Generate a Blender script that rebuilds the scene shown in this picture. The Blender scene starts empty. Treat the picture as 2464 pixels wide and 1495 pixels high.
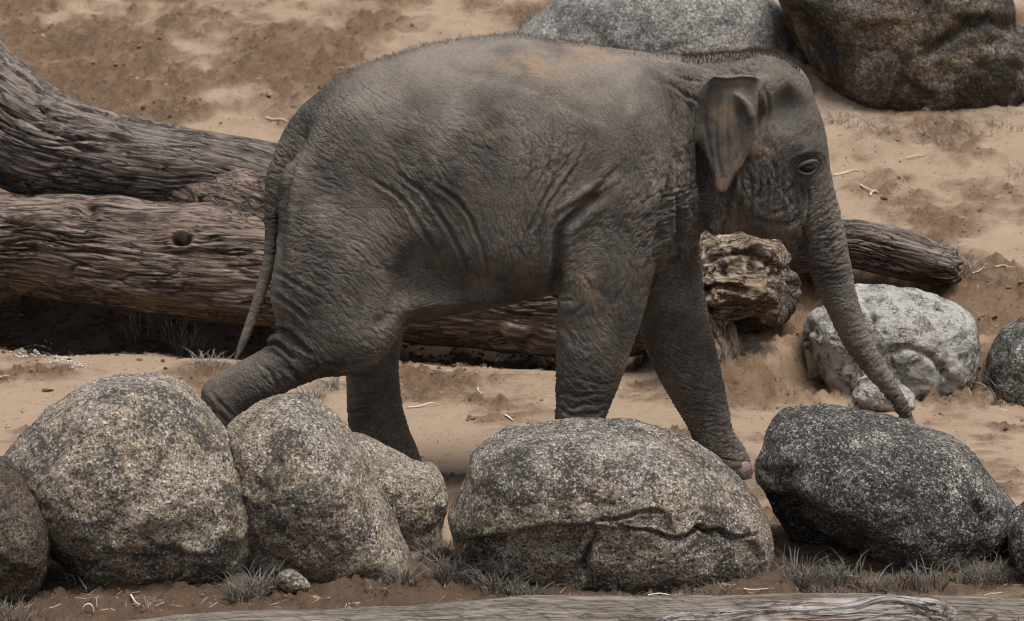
import bpy, math, random
import numpy as np
from mathutils import Vector

# ------------------------------------------------------------------ scene, camera, sky, sun
scene = bpy.context.scene
COL = scene.collection
PITCH = math.radians(12.0)
SLANT = 20.0
FPX = 11660.0                      # focal length in pixels of a 2464 px wide picture
CX, CY = 1232.0, 747.5
FWD = np.array([0.0, math.cos(PITCH), -math.sin(PITCH)])
UPV = np.array([0.0, math.sin(PITCH), math.cos(PITCH)])
CAM = np.array([0.0, 0.0, 0.758]) - FWD * SLANT

cam_d = bpy.data.cameras.new('camera')
cam = bpy.data.objects.new('camera', cam_d)
COL.objects.link(cam)
cam.location = CAM
cam.rotation_euler = (math.radians(90) - PITCH, 0, 0)
cam_d.sensor_width = 36
cam_d.sensor_fit = 'HORIZONTAL'
cam_d.lens = 36 * FPX / 2464
cam_d.clip_start = 0.5
cam_d.clip_end = 500
cam_d.dof.use_dof = True
cam_d.dof.focus_distance = 19.55
cam_d.dof.aperture_fstop = 5.0
scene.camera = cam

SUN_EL, SUN_AZ = math.radians(74), math.radians(125)   # azimuth: direction the light comes from, 0 = +Y, 90 = +X
world = bpy.data.worlds.new('World')
scene.world = world
world.use_nodes = True
wn = world.node_tree
wn.nodes.clear()
sky = wn.nodes.new('ShaderNodeTexSky')
sky.sky_type = 'NISHITA'
sky.sun_disc = False
sky.sun_elevation = SUN_EL
sky.sun_rotation = SUN_AZ
sky.altitude = 100
sky.air_density = 1.0
sky.dust_density = 4.0
sky.ozone_density = 1.0
hs = wn.nodes.new('ShaderNodeHueSaturation')
hs.inputs['Saturation'].default_value = 0.22
bg = wn.nodes.new('ShaderNodeBackground')
bg.inputs['Strength'].default_value = 0.05
wo = wn.nodes.new('ShaderNodeOutputWorld')
wn.links.new(sky.outputs[0], hs.inputs['Color'])
wn.links.new(hs.outputs[0], bg.inputs['Color'])
wn.links.new(bg.outputs[0], wo.inputs['Surface'])

sun_d = bpy.data.lights.new('sun', 'SUN')
sun_d.energy = 1.5
sun_d.angle = math.radians(34)
sun_d.color = (1.0, 0.95, 0.88)
sun = bpy.data.objects.new('sun', sun_d)
COL.objects.link(sun)
sdir = Vector((math.sin(SUN_AZ) * math.cos(SUN_EL), math.cos(SUN_AZ) * math.cos(SUN_EL), math.sin(SUN_EL)))
sun.rotation_euler = sdir.to_track_quat('Z', 'Y').to_euler()
sun.location = (0, 0, 12)

scene.view_settings.view_transform = 'Standard'
scene.view_settings.look = 'None'
scene.view_settings.gamma = 1
scene.view_settings.use_curve_mapping = False
scene.view_settings.exposure = 1.55
scene.cycles.max_bounces = 5
scene.cycles.diffuse_bounces = 3
scene.cycles.use_denoising = True
scene.cycles.filter_width = 1.1


# ------------------------------------------------------------------ pixel geometry
def P(px, py, Y):
    """world point seen at picture position (px, py) on the upright plane y = Y"""
    d = FWD * FPX + np.array([1.0, 0, 0]) * (px - CX) - UPV * (py - CY)
    t = (Y - CAM[1]) / d[1]
    return CAM + d * t


def PX(Y):
    """metres per picture pixel at depth Y"""
    return (SLANT + Y * FWD[1]) / FPX


def project(v):
    d = v - CAM
    dep = d @ FWD
    return CX + FPX * d[:, 0] / dep, CY - FPX * (d @ UPV) / dep


# ------------------------------------------------------------------ noise
def _hash(ix, iy, iz, seed):
    h = (ix.astype(np.uint32) * np.uint32(374761393) + iy.astype(np.uint32) * np.uint32(668265263)
         + iz.astype(np.uint32) * np.uint32(2147483647) + np.uint32(seed * 1274126177 & 0xffffffff))
    h = (h ^ (h >> np.uint32(13))) * np.uint32(1274126177)
    h = h ^ (h >> np.uint32(16))
    h = h * np.uint32(2246822519)
    return h ^ (h >> np.uint32(15))


_G = np.array([[1, 1, 0], [-1, 1, 0], [1, -1, 0], [-1, -1, 0], [1, 0, 1], [-1, 0, 1], [1, 0, -1], [-1, 0, -1],
               [0, 1, 1], [0, -1, 1], [0, 1, -1], [0, -1, -1], [1, 1, 0], [-1, 1, 0], [0, -1, 1], [0, -1, -1]], np.float32)


def pnoise(x, y, z, seed=0):
    x = np.asarray(x, np.float32); y = np.asarray(y, np.float32); z = np.asarray(z, np.float32)
    x, y, z = np.broadcast_arrays(x, y, z)
    xi = np.floor(x).astype(np.int32); yi = np.floor(y).astype(np.int32); zi = np.floor(z).astype(np.int32)
    xf = x - xi; yf = y - yi; zf = z - zi
    u = xf * xf * xf * (xf * (xf * 6 - 15) + 10)
    v = yf * yf * yf * (yf * (yf * 6 - 15) + 10)
    w = zf * zf * zf * (zf * (zf * 6 - 15) + 10)
    out = 0
    for dx in (0, 1):
        for dy in (0, 1):
            for dz in (0, 1):
                g = _G[_hash(xi + dx, yi + dy, zi + dz, seed) & np.uint32(15)]
                val = g[..., 0] * (xf - dx) + g[..., 1] * (yf - dy) + g[..., 2] * (zf - dz)
                out = out + val * (u if dx else 1 - u) * (v if dy else 1 - v) * (w if dz else 1 - w)
    return out


def fbm(x, y, z, seed=0, octv=4, gain=0.5):
    a, s, t = 1.0, 0, 0
    f = 1.0
    for o in range(octv):
        s = s + a * pnoise(x * f, y * f, z * f, seed + o * 17)
        t += a
        a *= gain
        f *= 2.03
    return s / t


def sstep(a, b, x):
    t = np.clip((x - a) / (b - a), 0, 1)
    return t * t * (3 - 2 * t)


# ------------------------------------------------------------------ 2D helpers
def poly_sdf(px, py, poly):
    """signed distance to a closed polygon, negative inside"""
    poly = np.asarray(poly, np.float64)
    d = np.full(px.shape, 1e18)
    inside = np.zeros(px.shape, bool)
    n = len(poly)
    for i in range(n):
        ax, ay = poly[i]; bx, by = poly[(i + 1) % n]
        ex, ey = bx - ax, by - ay
        wx, wy = px - ax, py - ay
        t = np.clip((wx * ex + wy * ey) / (ex * ex + ey * ey + 1e-12), 0, 1)
        d = np.minimum(d, (wx - ex * t) ** 2 + (wy - ey * t) ** 2)
        c = ((ay > py) != (by > py)) & (px < (bx - ax) * (py - ay) / (by - ay + 1e-12) + ax)
        inside ^= c
    d = np.sqrt(d)
    return np.where(inside, -d, d)


def line_dist(px, py, pts):
    d = np.full(px.shape, 1e9)
    pts = catmull(np.asarray(pts, float), 4)
    L = np.linalg.norm(np.diff(pts, axis=0), axis=1)
    tot = L.sum(); acc = 0
    tt = np.zeros(px.shape)
    for (ax, ay), (bx, by), l in zip(pts[:-1], pts[1:], L):
        ex, ey = bx - ax, by - ay
        wx, wy = px - ax, py - ay
        t = np.clip((wx * ex + wy * ey) / (ex * ex + ey * ey + 1e-12), 0, 1)
        q = np.sqrt((wx - ex * t) ** 2 + (wy - ey * t) ** 2)
        m = q < d
        d = np.where(m, q, d)
        tt = np.where(m, (acc + t * l) / tot, tt)
        acc += l
    return d, tt


def catmull(p, n):
    p = np.asarray(p, float)
    if len(p) < 3:
        t = np.linspace(0, 1, n * (len(p) - 1) + 1)[:, None]
        return p[0] + (p[-1] - p[0]) * t
    q = np.vstack([2 * p[0] - p[1], p, 2 * p[-1] - p[-2]])
    out = []
    for i in range(1, len(q) - 2):
        for k in range(n):
            t = k / n
            a, b, c, d = q[i - 1], q[i], q[i + 1], q[i + 2]
            out.append(0.5 * (2 * b + (c - a) * t + (2 * a - 5 * b + 4 * c - d) * t * t + (3 * b - a - 3 * c + d) * t ** 3))
    out.append(p[-1])
    return np.array(out)


# ------------------------------------------------------------------ object helpers
def mesh_obj(name, verts, faces, mat, parent=None, smooth=True, attrs=None):
    me = bpy.data.meshes.new(name)
    verts = np.ascontiguousarray(verts, np.float32)
    if isinstance(faces, np.ndarray):
        nf, k = faces.shape
        me.vertices.add(len(verts))
        me.vertices.foreach_set('co', verts.ravel())
        me.loops.add(nf * k)
        me.loops.foreach_set('vertex_index', np.ascontiguousarray(faces, np.int32).ravel())
        me.polygons.add(nf)
        me.polygons.foreach_set('loop_start', np.arange(0, nf * k, k, dtype=np.int32))
        me.polygons.foreach_set('loop_total', np.full(nf, k, np.int32))
        me.update(calc_edges=True)
    else:
        me.from_pydata([tuple(v) for v in verts], [], faces)
    if attrs:
        for an, av in attrs.items():
            av = np.ascontiguousarray(av, np.float32)
            if av.ndim == 1:
                a = me.attributes.new(an, 'FLOAT', 'POINT'); a.data.foreach_set('value', av)
            else:
                a = me.attributes.new(an, 'FLOAT_VECTOR', 'POINT'); a.data.foreach_set('vector', av.ravel())
    me.polygons.foreach_set('use_smooth', np.full(len(me.polygons), smooth, bool))
    if mat:
        me.materials.append(mat)
    o = bpy.data.objects.new(name, me)
    COL.objects.link(o)
    o.parent = parent
    return o


def tag(o, label=None, cat=None, group=None, kind=None):
    if label: o['label'] = label
    if cat: o['category'] = cat
    if group: o['group'] = group
    if kind: o['kind'] = kind
    return o


def empty(name, loc=(0, 0, 0)):
    o = bpy.data.objects.new(name, None)
    COL.objects.link(o)
    o.location = loc
    o.empty_display_size = 0.1
    return o


def vnormals(verts, quads):
    a, b, c = verts[quads[:, 0]], verts[quads[:, 1]], verts[quads[:, 2]]
    d = verts[quads[:, 3]] if quads.shape[1] == 4 else a
    fn = np.cross(c - a, d - b) if quads.shape[1] == 4 else np.cross(b - a, c - a)
    n = np.zeros_like(verts)
    for k in range(quads.shape[1]):
        for j in range(3):
            n[:, j] += np.bincount(quads[:, k], fn[:, j], len(verts))
    return n / (np.linalg.norm(n, axis=1, keepdims=True) + 1e-12)


# ------------------------------------------------------------------ material helpers
class MB:
    def __init__(s, name, rough=0.9, spec=0.25):
        s.m = bpy.data.materials.new(name)
        s.m.use_nodes = True
        s.t = s.m.node_tree
        s.t.nodes.clear()
        s.out = s.t.nodes.new('ShaderNodeOutputMaterial')
        s.b = s.t.nodes.new('ShaderNodeBsdfPrincipled')
        s.b.inputs['Roughness'].default_value = rough
        s.b.inputs['Specular IOR Level'].default_value = spec
        s.t.links.new(s.b.outputs[0], s.out.inputs['Surface'])
        s.co = s.t.nodes.new('ShaderNodeTexCoord').outputs['Object']

    def put(s, sock, v):
        if v is None: return
        if hasattr(v, 'is_output'):
            s.t.links.new(v, sock)
        else:
            if isinstance(v, (tuple, list)) and len(v) == 3 and sock.type == 'RGBA':
                v = (*v, 1)
            sock.default_value = v

    def n(s, typ, props=None, **inp):
        nd = s.t.nodes.new(typ)
        for k, v in (props or {}).items(): setattr(nd, k, v)
        for k, v in inp.items(): s.put(nd.inputs[k.replace('_', ' ')], v)
        return nd

    def noise(s, vec=None, scale=5, detail=4, rough=0.55, dist=0.0, color=False):
        nd = s.n('ShaderNodeTexNoise', Vector=vec if vec is not None else s.co, Scale=scale, Detail=detail, Roughness=rough, Distortion=dist)
        return nd.outputs['Color' if color else 'Fac']

    def voro(s, vec=None, scale=5, feature='F1', out='Distance', rnd=1.0):
        nd = s.n('ShaderNodeTexVoronoi', {'feature': feature}, Vector=vec if vec is not None else s.co, Scale=scale, Randomness=rnd)
        return nd.outputs[out]

    def ramp(s, fac, stops, mode='LINEAR'):
        nd = s.t.nodes.new('ShaderNodeValToRGB')
        cr = nd.color_ramp
        cr.interpolation = mode
        while len(cr.elements) < len(stops): cr.elements.new(0.5)
        for e, (p, c) in zip(cr.elements, stops):
            e.position = p
            e.color = (c, c, c, 1) if isinstance(c, (int, float)) else (*c, 1)
        s.put(nd.inputs[0], fac)
        return nd.outputs[0]

    def math(s, op, a, b=None, clamp=False):
        nd = s.t.nodes.new('ShaderNodeMath'); nd.operation = op; nd.use_clamp = clamp
        s.put(nd.inputs[0], a); s.put(nd.inputs[1], b)
        return nd.outputs[0]

    def mix(s, fac, a, b, mode='MIX'):
        nd = s.t.nodes.new('ShaderNodeMix'); nd.data_type = 'RGBA'; nd.blend_type = mode
        s.put(nd.inputs[0], fac); s.put(nd.inputs[6], a); s.put(nd.inputs[7], b)
        return nd.outputs[2]

    def attr(s, name, out='Fac'):
        nd = s.t.nodes.new('ShaderNodeAttribute'); nd.attribute_name = name
        return nd.outputs[out]

    def map(s, vec=None, scale=(1, 1, 1), rot=(0, 0, 0), loc=(0, 0, 0)):
        nd = s.t.nodes.new('ShaderNodeMapping')
        s.put(nd.inputs['Vector'], vec if vec is not None else s.co)
        nd.inputs['Scale'].default_value = scale
        nd.inputs['Rotation'].default_value = rot
        nd.inputs['Location'].default_value = loc
        return nd.outputs[0]

    def normal_z(s):
        g = s.t.nodes.new('ShaderNodeNewGeometry')
        x = s.t.nodes.new('ShaderNodeSeparateXYZ')
        s.t.links.new(g.outputs['Normal'], x.inputs[0])
        return x.outputs[2]

    def bump(s, height, strength=0.5, dist=0.01, prev=None):
        nd = s.n('ShaderNodeBump', Strength=strength, Distance=dist, Height=height)
        if prev is not None: s.t.links.new(prev, nd.inputs['Normal'])
        return nd.outputs[0]

    def done(s, color, normal=None, rough=None):
        s.put(s.b.inputs['Base Color'], color)
        if normal is not None: s.t.links.new(normal, s.b.inputs['Normal'])
        if rough is not None: s.put(s.b.inputs['Roughness'], rough)
        return s.m


def granite(name, tan, dark, light, tan_amt=0.5, dark_amt=0.45, fleck=0.5, fleck_col=(0.92, 0.88, 0.83), scale=1.0, off=0.0, lichen=0.0):
    b = MB(name, 0.88, 0.3)
    co = b.map(loc=(off, off * 0.7, -off))
    big = b.noise(co, 2.2, 5, 0.6, 0.5)
    # weathered crust on top faces, bare tan stone low on the sides
    k = b.math('ADD', b.math('SUBTRACT', big, b.math('MULTIPLY', b.normal_z(), 0.34)), tan_amt - 0.40)
    tanv = b.mix(b.noise(co, 9, 5, 0.65), tuple(v * 0.62 for v in tan), tan)
    litv = b.mix(b.noise(co, 12, 5, 0.65), tuple(v * 0.6 for v in light), light)
    base = b.mix(b.ramp(k, [(0.42, 0), (0.55, 1)]), litv, tanv)
    base = b.mix(b.math('MULTIPLY', b.ramp(b.noise(co, 4.2 / scale, 6, 0.66, 0.8), [(0.52, 0), (0.60, 1)]), 0.55), base, tuple(min(0.5 * v + 0.5 * w_ + 0.16, 0.7) for v, w_ in zip(tan, light)))     # pale crust
    pt = b.noise(co, 3.6, 7, 0.70, 0.7)
    dk = b.ramp(pt, [(dark_amt - 0.03, 1), (dark_amt + 0.07, 0)])
    base = b.mix(b.math('MULTIPLY', dk, 0.88), base, dark)
    # crystals: random cells of two sizes, each with a tone of its own, thinner where the crust is dark
    warp = b.mix(0.02, co, b.noise(co, 70, 2, 0.5, color=True), 'ADD')
    dens = b.noise(co, 8, 5, 0.7)
    c2 = base
    hsum = None
    for sc_, gain, sd in ((92 * scale, 0.85, 0), (170 * scale, 0.7, 1)):
        v1 = b.n('ShaderNodeTexVoronoi', {'feature': 'F1'}, Vector=warp if sd else b.map(warp, loc=(3.3, 1.2, 5.1)), Scale=sc_)
        tone = b.n('ShaderNodeSeparateColor', Color=v1.outputs['Color'])
        lev = b.math('ADD', b.math('MULTIPLY', dens, 0.9), tone.outputs[0])
        lev = b.math('SUBTRACT', lev, b.math('MULTIPLY', dk, 0.14))
        wh = b.ramp(b.math('MULTIPLY', lev, 0.5), [(0.60 - 0.11 * fleck, 0), (0.80 - 0.11 * fleck, 1)])
        wh = b.math('MULTIPLY', b.math('MULTIPLY', wh, gain * 1.25), b.ramp(v1.outputs['Distance'], [(0.25, 1.0), (0.7, 0.35)]))
        bl = b.math('MULTIPLY', b.ramp(tone.outputs[1], [(0.52, 0), (0.85, 1)]), 0.85)
        c2 = b.mix(bl, c2, tuple(v * 0.5 + 0.10 * w_ for v, w_ in zip(dark, tan)))
        fl = b.mix(b.ramp(tone.outputs[2], [(0.3, 0), (0.9, 1)]), fleck_col, tuple(0.35 * v + 0.75 * w_ for v, w_ in zip(fleck_col, tan)))
        c2 = b.mix(wh, c2, fl)
        hsum = wh if hsum is None else b.math('ADD', hsum, b.math('MULTIPLY', wh, 0.5))
    if lichen > 0:
        ln = b.noise(co, 13, 8, 0.75, 0.6)
        c2 = b.mix(b.math('MULTIPLY', b.ramp(ln, [(0.60 - 0.2 * lichen, 0), (0.70 - 0.2 * lichen, 1)]), 0.85), c2, (0.66, 0.65, 0.61))
    fine = b.noise(co, 210, 3, 0.6)
    c2 = b.mix(0.5, c2, b.ramp(fine, [(0.25, 0.35), (0.75, 1.0)]), 'MULTIPLY')
    h = b.math('ADD', b.math('MULTIPLY', hsum, 0.6), b.math('MULTIPLY', b.noise(co, 48, 6, 0.72), 2.2))
    nm = b.bump(h, 1.0, 0.015)
    nm = b.bump(b.noise(co, 13, 5, 0.65), 0.6, 0.03, nm)
    return b.done(c2, nm)


# ------------------------------------------------------------------ the ground
def ground_z(x, y):
    x = np.asarray(x, float); y = np.asarray(y, float)
    right = sstep(0.55, 1.05, x)
    # slope behind the path
    y0 = 2.35 - 0.75 * right + 0.25 * sstep(1.08, 1.3, x) * sstep(2.9, 2.7, x)
    r = np.maximum(y - y0, 0)
    ramp = 0.285 * np.sqrt(r * r + 0.09) - 0.285 * 0.3
    ramp = np.where(r > 6.5, 0.285 * 6.2 + (ramp - 0.285 * 6.2) * 0.3, ramp)
    edge = 1.50 + 0.42 * sstep(1.08, 1.3, x) * sstep(2.9, 2.7, x) + 0.10 * np.sin(x * 5.1) + 0.05 * np.sin(x * 13.0 + 1)
    step = 0.15 * right * sstep(edge, edge + 0.16, y)
    z = ramp + step
    z = z + 0.03 * fbm(x * 0.9, y * 0.9, 0.3, 5, 3)
    # hollow scraped out under the fallen tree
    z = z - 0.21 * np.exp(-((y - 2.79 + 0.10 * x + 0.10 * fbm(x * 2.2, y * 0.6, 2.2, 57, 3)) / 0.30) ** 2) * sstep(0.75, 0.45, x)
    return z


def ground_rough(x, y):
    """how trodden and clodded the soil is, 0 smooth sand .. 1 churned"""
    n = fbm(x * 1.5 + 0.5 * y, y * 1.6 - 0.4 * x, 1.7, 41, 5, 0.65)
    zone = 0.19 * sstep(3.0, 5.0, y) * sstep(0.6, -0.4, x) + 0.22 * sstep(0.65, 0.95, x) * sstep(1.4, 2.3, y) * sstep(3.6, 2.6, y) - 0.10 * sstep(-0.6, 0.6, y) * sstep(1.8, 1.2, y)
    front = 0.32 * sstep(-0.9, -1.4, y)
    return sstep(-0.06, 0.36, n + zone + front + 0.10 * fbm(x * 7, y * 6, 0.9, 43, 3, 0.6))


def build_ground():
    def axis(a, b, st, ends):
        core = np.arange(a, b + st * 0.5, st)
        lo, hi = [], []
        s = st
        x = a
        while x > -ends:
            s *= 1.35; x -= s; lo.append(x)
        s = st; x = core[-1]
        while x < ends:
            s *= 1.35; x += s; hi.append(x)
        return np.concatenate([lo[::-1], core, hi])
    xs = axis(-2.75, 2.75, 0.017, 90)
    ys = axis(-2.5, 7.4, 0.021, 90)
    X, Y = np.meshgrid(xs, ys)
    shp = X.shape
    X = X.ravel(); Y = Y.ravel()
    Z = ground_z(X, Y)
    near = sstep(12, 8, np.hypot(X, Y - 2))
    R = ground_rough(X, Y)
    det = (0.032 * fbm(X * 6, Y * 6, 0.1, 9, 4, 0.6) * (0.35 + R)
           + 0.022 * R * np.abs(fbm(X * 17, Y * 13, 3.3, 13, 3, 0.6)) * 2
           + 0.004 * fbm(X * 45, Y * 45, 7.1, 21, 2))
    bk = sstep(0.6, 0.9, X) * sstep(1.35, 1.6, Y) * sstep(2.5, 2.1, Y)
    det += bk * (0.075 * (np.abs(fbm(X * 8, Y * 8, 2.9, 63, 4, 0.6)) * 2 - 0.25) + 0.02 * fbm(X * 24, Y * 24, 1.9, 65, 3))
    det -= 0.12 * np.exp(-((X - 1.55) / 0.45) ** 4 - ((Y - 2.62) / 0.22) ** 2)
    # footprints and hoof dents on the slope
    rng = np.random.default_rng(4)
    for k in range(150):
        fx, fy = rng.uniform(-2.6, 2.6), rng.uniform(2.4, 7.0)
        a, w = rng.uniform(0.05, 0.13), rng.uniform(0.05, 0.1)
        q = ((X - fx) / a) ** 2 + ((Y - fy) / w) ** 2
        m = q < 6
        det[m] += 0.022 * (np.exp(-(np.sqrt(q[m]) - 1.25) ** 2 * 4) * 0.8 - np.exp(-q[m] * 1.2))
    # churned soil just ahead of the far hind foot
    q = ((X + 0.30) / 0.16) ** 2 + ((Y - 0.12) / 0.13) ** 2
    wet = np.exp(-q ** 2)
    det += wet * (0.03 * np.abs(fbm(X * 22, Y * 22, 1.1, 77, 3)) * 2 - 0.004)
    cl = fbm(X * 15, Y * 13, 5.3, 15, 4, 0.7)
    clump = sstep(0.05, 0.25, cl) * sstep(0.15, 0.8, R)
    det += 0.030 * clump
    Z = Z + det * near
    ny, nx = shp
    idx = np.arange(nx * ny).reshape(ny, nx)
    q = np.stack([idx[:-1, :-1], idx[:-1, 1:], idx[1:, 1:], idx[1:, :-1]], -1).reshape(-1, 4)
    frontdirt = sstep(-0.75, -1.35, Y)
    log_shade = sstep(0.30, 0.62, np.exp(-((Y - 2.84 + 0.10 * X) / 0.33) ** 2) + 0.35 * fbm(X * 4, Y * 4, 0.7, 95, 4, 0.6)) * sstep(0.6, 0.3, X)
    bank = sstep(0.6, 1.0, X) * sstep(1.45, 1.65, Y) * sstep(2.9, 2.3, Y)
    b = MB('sandy_soil', 0.95, 0.12)
    co = b.co
    ro = b.attr('rough')
    n1 = b.noise(co, 3.0, 6, 0.65, 0.5)
    n2 = b.noise(co, 14, 5, 0.7)
    n3 = b.noise(co, 120, 3, 0.6)
    sand = b.mix(n1, (0.235, 0.168, 0.118), (0.325, 0.248, 0.187))
    soil = b.mix(n2, (0.11, 0.064, 0.038), (0.30, 0.19, 0.12))
    f = b.math('MULTIPLY', ro, b.ramp(n2, [(0.30, 0.25), (0.55, 1.0)]))
    c = b.mix(f, sand, soil)
    c = b.mix(b.math('MULTIPLY', b.attr('clump'), 0.45), c, b.mix(n2, (0.085, 0.055, 0.038), (0.23, 0.15, 0.10)))
    n4 = b.noise(co, 26, 9, 0.78, 0.3)
    crumbly = b.math('MULTIPLY', b.ramp(n4, [(0.50, 0), (0.60, 1)]), b.ramp(ro, [(0.02, 0.16), (0.8, 0.85)]))
    c = b.mix(crumbly, c, b.mix(n3, (0.06, 0.042, 0.031), (0.19, 0.13, 0.088)))
    c = b.mix(b.math('MULTIPLY', b.attr('frontdirt'), 0.75), c, b.mix(n2, (0.07, 0.05, 0.038), (0.20, 0.135, 0.095)))
    c = b.mix(b.math('MULTIPLY', b.attr('bank'), 0.6), c, b.mix(n2, (0.19, 0.115, 0.07), (0.36, 0.255, 0.175)))
    c = b.mix(b.math('MULTIPLY', b.attr('wet'), 0.85), c, (0.10, 0.068, 0.052))
    # shade under the fallen tree, painted into the soil colour
    c = b.mix(b.math('MULTIPLY', b.attr('log_shade'), 0.9), c, b.mix(n2, (0.022, 0.016, 0.012), (0.085, 0.058, 0.04)))
    # dark crumbs
    vs = b.n('ShaderNodeTexVoronoi', {'feature': 'F1'}, Vector=co, Scale=55)
    pick = b.n('ShaderNodeSeparateColor', Color=vs.outputs['Color'])
    crumb = b.math('MULTIPLY', b.math('GREATER_THAN', pick.outputs[0], 0.93), b.math('LESS_THAN', vs.outputs['Distance'], 0.36))
    c = b.mix(b.math('MULTIPLY', crumb, 0.7), c, (0.07, 0.05, 0.04))
    c = b.mix(0.5, c, b.ramp(n3, [(0.25, 0.6), (0.75, 1.0)]), 'MULTIPLY')
    nm = b.bump(b.math('ADD', n3, b.math('MULTIPLY', crumb, 1.5)), 0.5, 0.008)
    nm = b.bump(b.math('MULTIPLY', n2, ro), 0.7, 0.03, nm)
    nm = b.bump(b.math('MULTIPLY', b.math('SUBTRACT', 1.0, n4), b.math('ADD', ro, 0.12)), 0.9, 0.035, nm)
    mat = b.done(c, nm)
    o = mesh_obj('ground', np.stack([X, Y, Z], 1), q, mat, attrs={'rough': R, 'frontdirt': frontdirt, 'bank': bank, 'wet': wet, 'clump': clump, 'log_shade': log_shade})
    tag(o, kind='structure')
    # table for later placement
    return xs, ys, Z.reshape(shp)


GX, GY, GZ = build_ground()


def gz(x, y):
    i = int(np.clip(np.searchsorted(GX, x), 1, len(GX) - 1)); j = int(np.clip(np.searchsorted(GY, y), 1, len(GY) - 1))
    tx = (x - GX[i - 1]) / (GX[i] - GX[i - 1]); ty = (y - GY[j - 1]) / (GY[j] - GY[j - 1])
    return float((GZ[j - 1, i - 1] * (1 - tx) + GZ[j - 1, i] * tx) * (1 - ty) + (GZ[j, i - 1] * (1 - tx) + GZ[j, i] * tx) * ty)


def on_ground(px, py):
    """where the sight line through a picture point meets the ground"""
    lo, hi = -4.0, 9.0
    prev = None
    for Y in np.linspace(lo, hi, 521):
        p = P(px, py, Y)
        d = p[2] - gz(p[0], Y)
        if d <= 0 and prev is not None:
            return np.array([p[0], Y, gz(p[0], Y)])
        prev = d
    p = P(px, py, hi)
    return np.array([p[0], hi, gz(p[0], hi)])


# ------------------------------------------------------------------ rocks
def cube_sphere(n):
    lin = np.tan(np.linspace(-1, 1, n + 1) * math.pi / 4)
    a, b_ = np.meshgrid(lin, lin, indexing='ij')
    o = np.ones_like(a)
    V, F = [], []
    base = 0
    idx = np.arange((n + 1) ** 2).reshape(n + 1, n + 1)
    quad = np.stack([idx[:-1, :-1], idx[1:, :-1], idx[1:, 1:], idx[:-1, 1:]], -1).reshape(-1, 4)
    for f, fl in (((o, a, b_), 0), ((-o, a, b_), 1), ((a, o, b_), 1), ((a, -o, b_), 0), ((a, b_, o), 0), ((a, b_, -o), 1)):
        V.append(np.stack(f, -1).reshape(-1, 3))
        F.append((quad[:, ::-1] if fl else quad) + base)
        base += (n + 1) ** 2
    V = np.vstack(V); F = np.vstack(F)
    key = np.round(V * 1e5).astype(np.int64)
    _, first, inv = np.unique(key, axis=0, return_index=True, return_inverse=True)
    inv = inv.ravel()
    V = V[first]
    V /= np.linalg.norm(V, axis=1, keepdims=True)
    return V, inv[F]


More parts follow.
